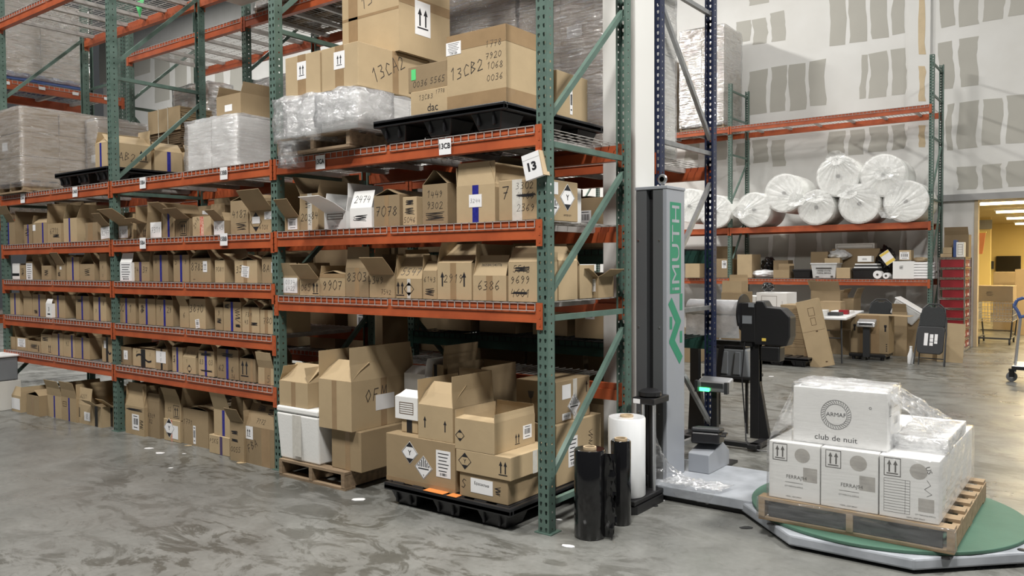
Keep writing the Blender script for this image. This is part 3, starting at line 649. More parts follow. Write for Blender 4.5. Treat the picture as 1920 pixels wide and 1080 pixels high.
# the yellow room beyond the opening
RZ = 2.74; XE = at(1857, 500, 20.5).x
ry = MB(); ry.box(-6, 9, 25.0, 25.1, 0, RZ); ry.box(9, 9.1, WY+.15, 25.1, 0, RZ); ry.box(-6.1, -6, WY+.15, 25.1, 0, RZ); ry.box(-6, XE, 20.5, 20.62, 0, RZ)
struct('wall_yellow', ry, 'yellow_wall')
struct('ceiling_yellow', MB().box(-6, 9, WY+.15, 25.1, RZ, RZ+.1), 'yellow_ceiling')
for i, (uu, vv) in enumerate(((1838, 383), (1868, 398), (1888, 410), (1904, 420), (1917, 427))):
    e = on(2, RZ-.07, uu, vv); L_ = 2.4
    q = MB(); q.bar((-L_/2, 0, 0), (L_/2, 0, 0), .13, .05, n=8); o = thing('tube_lamp', ('nearest', 'second', 'third', 'fourth', 'farthest')[i]+' long glowing ceiling tube in the yellow room', 'lamp', (e.x+L_/2, e.y, RZ-.07), 0, 'ceiling tubes of the yellow room')
    obj('tube', q, 'tube_light', o); q = MB(); q.box(-L_/2-.03, L_/2+.03, -.07, .07, .026, .066); obj('housing', q, 'white_plastic', o)
for yy in (15.0, 18.5, 22.): 
    l = bpy.data.lights.new('tube_glow', 'AREA'); l.shape = 'RECTANGLE'; l.size = 3.6; l.size_y = .3; l.energy = 230; l.color = (1, .80, .46)
    o = bpy.data.objects.new('tube_glow', l); o.location = (2.6, yy, RZ-.12); COL.objects.link(o)
# ------------------------------------------------------------------ racks
BW = 2.515; XS = [-.038-BW*k for k in range(4)]
O = 'rack_orange'; DW = 'deck_wire'
bA = [(4.40, O, O, DW)]+[(LV[k], O, O, DW) for k in 'Tabcd']
bC = [(4.40, O, O, DW), (2.40, O, O, DW), (1.848, O, O, DW), (1.358, O, O, DW), (.765, None, O, None)]
BR = [('h', .17, .17), ('d', .30, 1.15), ('h', 1.27, 1.27), ('d', 1.40, 2.2), ('h', 2.30, 2.30), ('d', 2.43, 3.28), ('h', 3.40, 3.40), ('d', 3.52, 4.38)]
rack13 = pallet_rack('pallet_rack', 'long green and orange pallet rack with wire shelves full of cardboard boxes, marked 13', XS, 0, 1.0, 5.3, [bC, bA, bA], braces=BR)
for u, v, s in ((600, 304, '13CA'), (834, 275, '13CB'), (267, 343, '13BA'), (419, 325, '13BB'), (42, 372, '13AA'), (140, 360, '13AB'), (267, 456, '15BA'), (419, 449, '15BB')):
    p = at(u, v, -.02); location_tag(rack13, p.x, p.z, 0, s, .10, .10)
for xq in (-1.98, -.97): put('wire_deck', deck_mesh(.98, .50, DW, False), rack13, (xq, 1.01, .765))
GR = 'rack_green_dark'
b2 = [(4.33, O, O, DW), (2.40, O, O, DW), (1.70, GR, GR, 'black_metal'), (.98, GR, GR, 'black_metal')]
b2b = [(4.33, O, O, DW), (2.40, O, O, DW), (1.50, O, O, DW), (.70, O, O, DW)]
X2 = [-.085, -2.60, -5.115, -7.63]
BR2 = [('h', .17, .17), ('d', 1.10, .25), ('h', 1.22, 1.22), ('d', 1.32, 2.25), ('h', 2.42, 2.52), ('d', 3.55, 2.62), ('h', 3.65, 3.65), ('d', 3.75, 4.6)]
BR2[4] = ('h', 2.50, 2.50)
rack2 = pallet_rack('pallet_rack', 'second pallet rack row behind, its end frame navy blue with grey braces', X2, 1.53, 2.56, 5.3, [b2, b2b, b2b], post='rack_green', endpost='rack_navy', braces=BR2)
# far rack by the wall
XF = [-.05, -3.75, -7.45]
bF = [(4.36, O, O, DW), (2.30, O, O, None), (1.27, O, O, DW)]
BRF = [('h', .2, .2), ('d', .3, 1.3), ('h', 1.4, 1.4), ('d', 1.5, 2.6), ('h', 2.7, 2.7), ('d', 2.8, 3.7), ('h', 3.8, 3.8), ('h', 4.55, 4.55), ('h', 5.1, 5.1)]
rackF = pallet_rack('pallet_rack', 'far pallet rack against the plasterboard wall holding big white foam rolls', XF, 12.0, 13.0, 5.27, [bF, bF], braces=BRF)
for bay in (0, 1):
    xm = (XF[bay]+XF[bay+1])/2
    for s in range(5):
        m = MB(); m.box(-.34, .34, .01, .98, -.004, .014); obj('shelf_panel', m, 'rack_orange' if s % 2 else 'old_wood', rackF, (xm-1.44+.72*s, 12.0, 2.284))
# rack standing across the left end
rackL = pallet_rack('pallet_rack', 'pallet rack standing crosswise beyond the left end with a shiny wrapped load', [1.95, -.95], 0, 1.0, 6, [[(3.95, O, O, DW), (2.2, O, O, DW), (1.0, O, O, DW)]], braces=[('h', 1.2, 1.2), ('h', 2.5, 2.5), ('d', 2.6, 3.8), ('h', 4.2, 4.2)], loc=(-8.55, 0, 0), rz=math.pi/2)
for k in range(4):
    m = MB(); m.box(-.04, .04, -.002, 0, -.02, .02); obj('paper_label', m, 'paper', rackL, (.45+.42*k, -.013, 3.905))
# number sign on the end post
sg = thing('aisle_sign', 'white tilted sign with black number 13 hung on the end post', 'sign', at(1000, 311, -.03))
m = MB(); m.box(-.062, .062, -.014, .014, -.075, .075); bo = obj('board', m, 'paper', sg, rot=(0, math.radians(-13), 0)); 
F = Face((-.062, -.014, -.075), (1, 0, 0), (0, 0, 1), .124, .15); q = MB(); ptext(q, F, '13', .062, .072, .052, .0012, bold=.04, wide=1.15); obj('print', q, 'ink', bo)
m = MB(); m.box(-.061, .061, -.0146, -.014, .042, .043); obj('fold_line', m, 'ink_grey', bo)
m = MB(); m.box(.0621, .068, -.013, .05, -.074, .074); obj('side_panel', m, 'core_board', bo)
# ------------------------------------------------------------------ boxes on the shelves of row 13, nearest bay
BL = ('tape', 'tape_blue', .5, .032)
TENT = 'L-42 R-42'
def blue(u=.5, w=.032): return ('tape', 'tape_blue', u, w)
G2 = 'boxes on the upper shelf of the nearest bay'
SB('2', 534, 561, 407, .30, 'F40:.17 R5:.08', [('lab', .55, .5, .65, .8, 'bc')], 'small open box with barcode label beside the second post, upper shelf', group=G2)
SB('2', 562, 596, 363, .40, 'L35:.17 B5:.17 R15:.1', [('tape', 'tape_clear', .55, .05), ('T', '20', .25, .35, .2), ('T', '84', .82, .4, .2), ('scr', .45, .75, .3, .25), ('scr', .55, .3, .16, .3)], 'tall open box with black and white striped tape, marked 2084', group=G2)
SB('2', 608, 649, 397, .36, 'F68:.26 L-8:.14 R5:.2 B0:.2', [('pt', 'QTY : 10 PCS', .5, .15, .09), ('lines', .5, .72, .7, .3, 2)], 'white open box printed QTY : 10 PCS with drooping front flap', cm='carton_white', group=G2)
SB('2', 656, 697, 390, .30, 'F-18:.13', [('T', '2474', .5, .5, .4, 'f'), ('scr', .5, .5, .6, .28), ('T', '2', .2, .5, .2)], 'white box with 2474 handwritten on its raised flap', cm='carton_white', group=G2)
SB('2', 701, 749, 366, .42, 'L-70 R-70', [('T', '7078', .5, .5, .42), ('tape', 'tape_brown', .5, .04)], 'brown box with 7078 in large handwriting', group=G2)
SB('2', 755, 781, 369, .34, '', [('T', '5046', .5, .2, .18), ('scr', .5, .8, .6, .16), ('scr', .5, .5, .7, .2)], 'narrow closed box with scribbles over 5046', group=G2)
SB('2', 792, 839, 345, .42, 'L-45:.13 R-50:.13', [('T', '1449', .5, .75, .17), ('T', '9302', .5, .47, .17), ('scr', .5, .2, .75, .2)], 'tall box with 9302 over a scribbled line', group=G2)
SB('2', 856, 928, 347, .40, 'F-4:.145 L5:.12 R-20:.15', [('tape', 'tape_blue', .5, .05), ('lab', .5, .58, .33, .34, '3244')], 'open box with blue tape and white label reading 3244', group=G2)
SB('2', 922, 978, 318, .40, 'B0:.1 L-40', [('diaP', .35, .8, .06), ('lab', .75, .85, .3, .2, 'blank')], 'tall box with a black diamond standing behind the 3302 box', yf=.50, group=G2)
SB('2', 935, 1010, 336, .43, '', [('tape', 'tape_clear', .47, .075), ('T', '7', .18, .7, .34), ('T', '3302', .66, .85, .17), ('T', '4466', .68, .6, .16), ('T', '2369', .68, .3, .17), ('scr', .68, .6, .5, .06),
   ('diaY', .72, .6, .085, 'R'), ('diaS', .32, .35, .085, 'R'), ('lab', .3, .8, .35, .3, 'blank', 'R'), ('pt', 'LIMITED QTY', .72, .15, .05, 'R')], 'closed box marked 3302 and 2369 at the shelf end, diamond labels on its side', group=G2)
SB('2', 1030, 1049, 345, .09, '', [('lab', .5, .45, .6, .4, '6305', 'R'), ('lines', .5, .16, .6, .12, 2, 'R')], 'slim box with a white label on its side behind the 3302 box', yf=.56, group=G2)
SB('2', 1060, 1072, 352, .12, '', [('pt', 'o', .5, .7, .1, 'R')], 'slim white carton at the back corner of the upper shelf', yf=.68, cm='carton_white', group=G2)
G3 = 'boxes on the lower shelf of the nearest bay'
SB('3', 528, 561, 517, .32, 'F12:.10 R-10:.1', [('lab', .5, .5, .8, .78, '0334|6422')], 'small box with white label 0334 6422', group=G3)
SB('3', 562, 599, 523, .34, 'F42:.15 R10:.1', [('T', '0651', .4, .5, .4), ('arr', .8, .45, .7)], 'low open box marked 0651 with two up arrows', group=G3)
SB('3', 600, 647, 514, .36, 'L-80 R-80', [('T', '9907', .5, .5, .42), ('htape', 'tape_brown', .93, .03)], 'closed box with 9907 in brown handwriting', group=G3)
SB('3', 648, 691, 502, .36, 'F-6:.15 B0:.1', [('T', '8303', .5, .7, .34), ('tape', 'tape_brown', .5, .045)], 'box marked 8303 with its front flap standing up', group=G3)
SB('3', 693, 740, 515, .38, 'F42:.16 R8:.14 B-10:.18', [('T', '4349', .25, .75, .3), ('T', '7542', .66, .25, .2)], 'open box marked 4349 and 7542', group=G3)
SB('3', 743, 791, 523, .40, 'F-28:.19 R4:.16 L-4:.16', [('T', '5547', .5, .3, .3, 'f'), ('arr', .16, .5, .75), ('diaP', .5, .48, .045), ('tape', 'tape_clear', .5, .03)], 'box with 5547 on its raised flap', group=G3)
SB('3', 793, 819, 508, .40, 'F-35:.08', [('T', '6143', .5, .7, .28), ('scr', .5, .25, .7, .25)], 'narrow box marked 6143 between two larger boxes', group=G3)
SB('3', 820, 884, 493, .42, 'F-52:.20 L-15:.17', [('one', .15, .56, .4), ('one', .79, .56, .4), ('T', '2919', .48, .57, .22), ('tape', 'tape_brown', .47, .05)], 'pale box marked 2919 between two up arrows', cm='cardboard_2', group=G3)
SB('3', 887, 949, 517, .42, 'F-20:.135 B-2:.21 L-6:.2', [('pt', '3605841540776', .5, .52, .13, 'f'), ('T', '6386', .48, .6, .36), ('tape', 'tape_brown', .5, .05)], 'box marked 6386 with a long printed number on its flap', cm='cardboard_2', group=G3)
SB('3', 953, 1010, 491, .20, 'F-34:.115 R10:.06', [('T', '5513', .45, .82, .17), ('T', '9699', .4, .55, .19), ('T', '4601', .4, .22, .19), ('scr', .4, .22, .55, .05), ('scr', .45, .82, .5, .12)], 'box with 9699 between two crossed out numbers', group=G3)
SB('3', 1010, 1047, 489, .22, 'B10:.1 R-40:.12', [], 'plain pale box behind the end post on the lower shelf', yf=.30, cm='cardboard_2', group=G3)
SB('3', 1050, 1087, 497, .18, 'F40:.12', [], 'half-open plain box behind the pale one on the lower shelf', yf=.56, group=G3)
SB('3', 1096, 1122, 519, .2, 'F62:.12 R60:.1', [('lab', .55, .6, .5, .6, 'doc'), ('scr', .5, .2, .3, .1)], 'open box with paper label at the back corner of the lower shelf', yf=.72, group=G3)
# ------------------------------------------------------------------ middle bay
GB = ['boxes on shelf %s of the middle bay' % s for s in ('15B', 'two', 'three', 'four')]
g = GB[0]
SB('a', 220, 250, 421, .36, 'F55:.24 R-10:.1', [('lab', .38, .5, .55, .8, '0658'), ('bars', .84, .5, .06, .6)], 'open box with white 0658 label beside the third post', group=g)
SB('a', 256, 276, 419, .34, 'F70:.13 B0:.13 L10:.17 R0:.2', [('arr', .75, .4, .5), ('T', '3', .3, .4, .2)], 'narrow box with flaps up and one printed arrow pair, shelf 15B', group=g)
SB('a', 282, 303, 416, .30, 'R5:.1 B0:.12', [('lab', .5, .5, .98, .96, '7311')], 'low box covered by a white sheet reading 7311', group=g)
SB('a', 305, 327, 400, .36, 'F58:.17 L15:.1', [blue()], 'blue taped box with two flaps hanging out, shelf 15B', group=g)
SB('a', 329, 356, 410, .34, 'F55:.15 B5:.15', [('arrf', .55, .45, .6), ('T', '1', .2, .6, .3)], 'open box with a framed arrow mark left of the red taped box', group=g)
SB('a', 361, 396, 406, .38, 'L-88 R-88', [('tape', 'tape_red', .5, .055), ('T', '2918', .2, .7, .2, 'F', .9)], 'pale box sealed with red printed tape', cm='cardboard_2', group=g)
SB('a', 350, 414, 386, .30, 'B0:.1', [('lab', .7, .75, .45, .2, 'blank')], 'wide box with a framed white label behind the red taped box', yf=.52, cm='cardboard_1', group=g)
SB('a', 401, 421, 414, .34, 'F48:.13 R-30:.08', [('lab', .5, .5, .96, .95, '4645')], 'small box with white 4645 label, shelf 15B', group=g)
SB('a', 432, 465, 376, .40, 'L-75 R-60:.12', [('T', '4187', .5, .6, .22), ('scr', .6, .22, .6, .2)], 'tall box marked 4187 near the second post', cm='cardboard_1', group=g)
SB('a', 468, 512, 394, .40, 'F40:.20 R0:.22 B10:.15', [('diaP', .27, .5, .075), ('lab', .28, .58, .33, .3, 'blank'), ('lab', .8, .75, .32, .33, 'doc'), ('T', '410X', .6, .25, .2)], 'open box with diamond mark and two white labels beside the second post', group=g)
g = GB[1]
SB('b', 225, 247, 492, .10, 'F-15:.09', [('lab', .5, .5, .98, .98, 'doc')], 'box front under a large white printed sheet beside the third post', cm='carton_white', group=g, yf=.02)
SB('b', 248, 280, 491, .36, 'B0:.16 L0:.12 R5:.1', [('T', '14', .25, .6, .3), ('T', '37', .75, .6, .3), ('tape', 'tape_purple', .48, .04)], 'open box marked 14 and 37 with a torn front', group=g)
SB('b', 287, 315, 478, .40, TENT, [blue(.52), ('T', '8', .2, .8, .2)], 'blue taped box, first of two alike on the second shelf', group=g)
SB('b', 325, 354, 478, .40, TENT, [blue(), ('T', '5', .18, .75, .2), ('T', '9', .8, .75, .2)], 'blue taped box marked 5 and 9, second of two alike', group=g)
SB('b', 357, 395, 484, .40, 'L-55 R-40', [('T', '8783', .35, .65, .3), ('lab', .73, .65, .2, .45, 'arr'), ('pt', 'o o', .18, .12, .05)], 'box marked 8783 with a red edged arrow label', group=g)
SB('b', 403, 421, 488, .34, 'R-62:.12 L-80', [('T', '7081', .5, .6, .26)], 'narrow box marked 7081', cm='cardboard_2', group=g)
SB('b', 440, 482, 488, .40, 'L-80 R-75', [('T', '35', .2, .6, .3), ('lab', .48, .5, .34, .5, 'doc', 'F', -.12), ('tape', 'tape_brown', .48, .05)], 'box marked 35 with a folded white label on its front', group=g)
SB('b', 491, 515, 482, .38, 'L-60 R-60', [('T', '8A', .35, .6, .3), ('lab', .85, .6, .2, .4, 'bc')], 'box with a half hidden label next to the second post, second shelf', group=g)
g = GB[2]
SB('c', 221, 254, 559, .42, TENT, [blue(.48), ('T', '00', .22, .6, .3), ('T', '1', .72, .6, .3)], 'blue taped box beside the third post on the third shelf', group=g)
SB('c', 260, 291, 560, .42, TENT, [blue(.48), ('T', '8', .2, .6, .3), ('scr', .25, .6, .2, .25)], 'blue taped box with a scribble beside the tape, third shelf', group=g)
SB('c', 293, 324, 562, .42, TENT, [blue(.5), ('T', '7', .25, .65, .2), ('T', '29', .78, .62, .2)], 'blue taped box marked 7229 on the third shelf', group=g)
SB('c', 337, 354, 574, .36, 'F24:.11', [('T', '6', .5, .6, .25)], 'narrow box with its flap bent up left of the 3870 box', group=g)
SB('c', 355, 385, 560, .40, 'L-50:.1 R-50:.1', [('T', '3870', .45, .68, .26), ('lab', .5, .16, .25, .3, 'bc', 'F', .15)], 'tall pale box marked 3870', cm='cardboard_2', group=g)
SB('c', 403, 418, 576, .34, 'L-50', [('T', '9', .5, .75, .2), ('scr', .5, .4, .6, .2)], 'slim scribbled box left of a blue taped one, third shelf', group=g)
SB('c', 419, 452, 566, .42, TENT, [blue(.48), ('scr', .2, .85, .3, .15), ('scr', .8, .55, .3, .4), ('scr', .8, .2, .3, .1)], 'blue taped box with heavy scribbles, third shelf', group=g)
SB('c', 454, 486, 576, .40, 'L-55:.1 R-60:.1', [('tape', 'tape_brown', .48, .035), ('T', 'FBM', .4, .7, .18), ('T', '43', .25, .42, .16), ('scr', .7, .35, .4, .12)], 'pale box marked FBM 43 with brown tape', cm='cardboard_2', group=g)
SB('c', 488, 513, 581, .36, 'L-60:.09 R-40:.1', [('tape', 'tape_brown', .45, .04), ('T', '780', .55, .55, .25)], 'box marked 780 next to the second post', cm='cardboard_2', group=g)
g = GB[3]
SB('d', 222, 246, 650, .36, 'L-80', [('bars', .25, .5, .06, .6), ('lab', .58, .55, .3, .5, '6')], 'box with two thick bars and a white tag, fourth shelf', group=g)
SB('d', 249, 290, 655, .40, '', [('swoosh',), ('T', 'S', .2, .7, .3), ('T', '2', .8, .75, .15)], 'closed box with black tape and a black curved arrow, fourth shelf', group=g)
SB('d', 292, 314, 654, .38, TENT, [('lab', .45, .6, .82, .55, '0|0'), ('tape', 'tape_black', .5, .03)], 'box with a large white label and black tape, fourth shelf', group=g)
SB('d', 323, 342, 651, .36, 'L-60', [blue(.5, .028), ('scr', .2, .5, .2, .3)], 'slim blue taped box on the fourth shelf', group=g)
SB('d', 343, 367, 670, .34, 'F-26:.10', [('T', '6145', .5, .45, .35, 'f'), ('T', '1', .3, .75, .2), ('diaP', .5, .3, .035)], 'small box with 6145 on its raised flap', cm='cardboard_2', group=g)
SB('d', 372, 401, 658, .38, TENT, [blue(.48), ('T', '83', .2, .55, .2), ('T', '03', .8, .55, .2), ('scr', .5, .85, .8, .1), ('scr', .5, .2, .8, .05)], 'blue taped box marked 83 and 03, fourth shelf', cm='cardboard_2', group=g)
SB('d', 407, 447, 655, .42, 'L-60:.15 R-60:.15', [blue(.48), ('T', '62', .2, .35, .2), ('T', '6', .72, .35, .2), ('T', '36', .75, .12, .14), ('scr', .5, .8, .6, .12)], 'wide blue taped box marked 62 and 36', group=g)
SB('d', 450, 479, 672, .36, 'L-70 R-40:.08', [('arr', .3, .55, .7), ('tape', 'tape_brown', .75, .03)], 'box with two printed arrows on the fourth shelf', group=g)
SB('d', 484, 514, 690, .34, 'F14:.13', [('T', '5', .65, .35, .4), ('tape', 'tape_brown', .6, .08)], 'box with a raised paler flap next to the second post, fourth shelf', group=g, yf=.03)
# ------------------------------------------------------------------ middle bay, on the floor
g = 'boxes on the floor under the middle bay'
SB('0', 235, 270, 762, .46, 'F-8:.22 L-4:.2 R-8:.2', [('lab', .55, .45, .36, .55, 'bc'), ('scr', .5, .88, .9, .08), ('scr', .85, .4, .2, .3)], 'tall open box with long white label beside the third post on the floor', group=g, yf=.03)
SB('0', 272, 299, 766, .46, 'F-6:.14 R-6:.2', [('T', '6309', .45, .75, .15), ('T', '82', .4, .55, .14)], 'tall box marked 6309 on the floor', group=g, yf=.065)
SB('0', 307, 337, 787, .40, '', [('diaY', .35, .6, .09), ('lab', .72, .45, .35, .6, 'blank'), ('T', '1962', .5, .45, .35), ('tape', 'tape_red', .5, .02)], 'low box with white label 1962 and a red mark on the floor', group=g, yf=.075, closed=True)
z1962 = at(322, 787, .075).z
SB('0', 309, 339, 756, .36, 'F18:.15 R8:.15 B5:.15', [('arrf', .72, .5, .6), ('T', 'S2', .3, .6, .25)], 'open box with framed arrows stacked on the low 1962 box', group=g, yf=.085, z=z1962+.002)
SB('0', 343, 390, 768, .50, 'L-84 R-84', [('T', '1771', .2, .62, .14), ('lab', .46, .3, .1, .5, 'bc')], 'large plain box marked 1771 on the floor', cm='cardboard_1', group=g, yf=.10)
SB('0', 392, 430, 818, .42, '', [('tape', 'tape_purple', .6, .035), ('T', 'PSKG', .25, .7, .25)], 'low box with dark purple tape on the floor', cm='cardboard_2', group=g, yf=.03)
zpk = at(411, 818, .03).z
SB('0', 401, 432, 769, .40, 'F18:.17 R8:.12', [blue(.58, .036)], 'open blue taped box standing on the purple taped one', group=g, yf=.05, z=zpk+.002)
SB('0', 431, 457, 791, .40, 'F28:.13 R-8:.1', [('T', '0055', .4, .3, .13), ('scr', .35, .72, .5, .08), ('scr', .35, .52, .5, .06)], 'box marked 0055 on the floor', cm='cardboard_1', group=g, yf=-.02)
SB('0', 458, 514, 802, .44, 'F-24:.19 L6:.2 R-4:.15', [('lab', .16, .82, .28, .34, 'arr'), ('T', 'FBA', .28, .5, .2, 'F', .5), ('scr', .4, .8, .3, .25, 'f'), ('scr', .75, .7, .25, .3, 'f'), ('T', '7172', .5, .25, .2, 'f'), ('tape', 'tape_brown', .72, .11)], 'large open box with an arrow label and FBA handwriting beside the second post', group=g, yf=0.0)
# ------------------------------------------------------------------ far left bay
GA = ['boxes on shelf %s of the left bay' % s for s in ('one', 'two', 'three', 'four')]
g = GA[0]
SB('a', 6, 28, 417, .40, 'F25:.2 R0:.12', [blue(.45)], 'blue taped open box at the left edge, top box shelf', group=g)
SB('a', 45, 60, 421, .34, 'R20:.1', [blue(.5, .028), ('scr', .4, .6, .5, .4)], 'slim scribbled blue taped box, left bay top box shelf', group=g)
SB('a', 62, 88, 418, .40, 'F-50:.12 B0:.25 R0:.2', [blue(.7), ('lab', .08, .78, .2, .3, 'blank')], 'blue taped box with a tall dark back flap, left bay', group=g)
SB('a', 89, 114, 419, .38, 'B0:.24 L0:.2', [('T', '6710', .5, .6, .3), ('scr', .65, .35, .5, .15)], 'box marked 6710 in the left bay', group=g)
SB('a', 119, 144, 409, .42, 'F60:.0 L-25:.16 R35:.16 B0:.1'.replace('F60:.0 ', ''), [blue(.45)], 'pale blue taped box with side flaps spread, left bay', cm='cardboard_2', group=g)
SB('a', 160, 183, 417, .40, 'B0:.12', [('tape', 'tape_brown', .4, .1)], 'plain dark box between a blue taped box and the third post', cm='cardboard_3', group=g)
SB('a', 189, 206, 423, .36, 'F40:.15', [('lab', .5, .5, .98, .8, '8247', 'F', .06)], 'box with white 8247 label left of the third post', cm='cardboard_1', group=g, yf=.03)
g = GA[1]
SB('b', 23, 36, 494, .3, '', [('htape', 'tape_black', .3, .03)], 'small white carton with a black band at the left end', cm='carton_white', group=g)
SB('b', 37, 48, 497, .3, 'R10:.1', [('scr', .5, .5, .5, .5)], 'slim brown box next to the small white banded carton', group=g)
SB('b', 49, 61, 490, .38, 'R22:.1 L-10:.1', [('lab', .5, .45, .95, .9, 'doc')], 'slim box with a tall printed white label, left bay', group=g)
SB('b', 78, 96, 498, .36, 'L0:.12 B0:.12', [('scr', .5, .5, .4, .4)], 'small box with a pale scribble, left bay second shelf', group=g)
SB('b', 106, 122, 497, .36, 'F30:.15 R0:.1', [('lab', .5, .8, .2, .2, 'blank'), ('scr', .3, .4, .3, .3)], 'slim box with its front flap bent up, left bay second shelf', group=g)
SB('b', 125, 148, 482, .40, 'B0:.06', [blue(.5)], 'tall blue taped box, left bay second shelf', group=g)
SB('b', 150, 177, 495, .40, TENT, [('scr', .5, .5, .4, .4)], 'plain box with tented flaps, left bay second shelf', group=g)
SB('b', 186, 199, 475, .36, '', [('T', '1', .5, .8, .1), ('T', '8', .5, .5, .1), ('T', '2', .5, .2, .1)], 'tall slim box next to the third post, second shelf', group=g)
g = GA[2]
SB('c', 19, 37, 550, .40, 'R-30', [blue(.5)], 'leftmost blue taped box on the third shelf', group=g)
SB('c', 44, 60, 556, .38, 'F20:.1', [], 'plain box between two blue taped ones, left bay third shelf', group=g)
SB('c', 61, 86, 552, .40, TENT, [blue(.5), ('scr', .25, .2, .3, .15)], 'blue taped box left of the small white carton, third shelf', group=g)
SB('c', 86, 97, 569, .12, 'F-20:.05', [('pt', '3', .5, .6, .3), ('rect',)][:1]+[('scr', .5, .25, .5, .08)], 'small white carton printed with a 3', cm='carton_white', group=g, yf=.01)
SB('c', 98, 122, 554, .42, TENT, [blue(.45)], 'blue taped box right of the small white carton, third shelf', group=g)
SB('c', 142, 167, 555, .38, 'L-60 R-60', [blue(.48), ('scr', .3, .8, .4, .1)], 'blue taped box with a gap on both sides, left bay third shelf', cm='cardboard_1', group=g)
SB('c', 175, 199, 557, .40, TENT, [blue(.48), ('T', '8', .8, .75, .2), ('T', '7', .2, .4, .15)], 'blue taped box next to the third post, third shelf', cm='cardboard_2', group=g)
g = GA[3]
SB('d', 11, 29, 631, .38, 'B0:.15 L0:.15 R-12:.15', [], 'leftmost plain open box on the fourth shelf', group=g)
SB('d', 31, 50, 633, .38, 'B0:.06', [('lab', .5, .6, .75, .65, 'doc')], 'box with a white sheet on its front, left bay fourth shelf', group=g)
SB('d', 51, 76, 639, .36, 'B0:.05', [('scr', .5, .5, .6, .4), ('bars', .85, .4, .03, .5)], 'low scribbled box, left bay fourth shelf', group=g)
SB('d', 77, 97, 627, .38, 'L-50', [('arr', .8, .3, .4), ('scr', .4, .75, .6, .2)], 'box with two printed bars left of a blue taped pair', group=g)
SB('d', 98, 118, 626, .40, TENT, [blue(.6)], 'blue taped box, first of three in a row on the fourth shelf', group=g)
SB('d', 119, 140, 628, .40, TENT, [blue(.75), ('T', '92', .35, .6, .2)], 'blue taped box, second of three in a row on the fourth shelf', group=g)
SB('d', 141, 168, 633, .42, TENT, [blue(.5)], 'blue taped box, third and largest of three in a row on the fourth shelf', group=g)
SB('d', 191, 211, 632, .40, 'L10:.1 R-30', [('swoosh',), ('lab', .3, .7, .2, .3, 'blank')], 'box with black tape and curved mark next to the third post', group=g, yf=.05)
g = 'boxes on the floor under the left bay'
SB('0', 22, 39, 742, .34, 'F-24:.10 R-5:.1', [('lab', .45, .5, .9, .7, 'blank')], 'box with bright open flap and square white label on the floor, left end', cm='cardboard_2', group=g, yf=-.11)
SB('0', 50, 73, 741, .36, 'R-70 L-78', [('T', '1', .4, .6, .1), ('tape', 'tape_brown', .5, .05)], 'dented closed box on the floor, second from the left end', cm='cardboard_1', group=g, yf=-.10)
SB('0', 89, 115, 742, .42, 'F14:.17 R-8:.15', [blue(.5)], 'blue taped open box on the floor, left of two alike', group=g, yf=-.02)
SB('0', 116, 143, 746, .42, 'F12:.17 R-8:.15', [blue(.5), ('lines', .2, .7, .25, .2, 2)], 'blue taped open box on the floor, right of two alike', group=g, yf=-.02)
SB('0', 144, 170, 759, .40, 'F-8:.17 B0:.15', [('bars', .2, .6, .05, .45), ('lab', .75, .42, .42, .45, '8'), ('T', '6231', .45, .5, .25, 'f')], 'box with 6231 on its flap and a white label on the floor', cm='cardboard_2', group=g, yf=0.)
SB('0', 171, 190, 762, .38, 'F55:.14 B5:.14', [('tape', 'tape_black', .5, .06), ('T', '1', .5, .5, .1)], 'open box with black tape on the floor left of the third post', group=g, yf=0.)
SB('0', 200, 216, 764, .36, 'F50:.15', [('tape', 'tape_black', .6, .05), ('scr', .3, .5, .3, .4)], 'open box half hidden behind the third post on the floor', group=g, yf=.09)
# ------------------------------------------------------------------ nearest bay, on the floor
wood_pallet(-2.05, .41, 0, .74, 1.0, .13, m='old_wood', label='worn wooden pallet under the white foam box on the floor')
def XZ(u, v, Y): p = at(u, v, Y); return p.x, p.z
x0, zt = XZ(518, 762, -.08); x1 = XZ(595, 768, -.08)[0]
sty = thing('foam_box', 'white polystyrene foam box on the wooden pallet', 'box', ((x0+x1)/2, -.08+.24, .131))
m = MB(); w_ = (x1-x0)/2; hS = at(560, 766, -.08).z-.131
m.hexa([(-w_*.92, -.22, 0), (w_*.96, -.22, 0), (w_*.96, .24, 0), (-w_*.92, .24, 0), (-w_, -.24, hS-.05), (w_, -.24, hS-.05), (w_, .24, hS-.05), (-w_, .24, hS-.05)]); bevel(obj('body', m, 'styrofoam', sty), .012)
m = MB(); m.box(-w_, w_, -.24, .24, hS-.046, hS); bevel(obj('lid', m, 'styrofoam', sty), .012)
m = MB(); m.box(-.05, .05, -.2405, -.2385, hS*.1, hS-.055); obj('tape', m, 'tape_clear', sty)
zs = .131+hS
x0 = XZ(524, 740, -.06)[0]; x1 = XZ(577, 740, -.06)[0]; zt = at(550, 717, -.06).z
carton(x0, x1, -.06, .36, zs+.002, zt-zs, 'F-52:.20 R-20:.12 L-20:.12', [('tape', 'tape_brown', .5, .05)], 'open box with a bright folded front flap on top of the foam box', 'cardboard_2')
x0 = XZ(622, 840, -.03)[0]; x1 = XZ(677, 840, -.03)[0]; z1 = at(648, 806, -.03).z
carton(x0, x1, -.03, .62, .131, z1-.131, '', [('tape', 'tape_brown', .55, .05)], 'plain closed box on the wooden pallet under the big open box', 'cardboard_1')
x0 = XZ(598, 760, -.07)[0]; x1 = XZ(659, 760, -.07)[0]; zt = at(628, 714, -.07).z
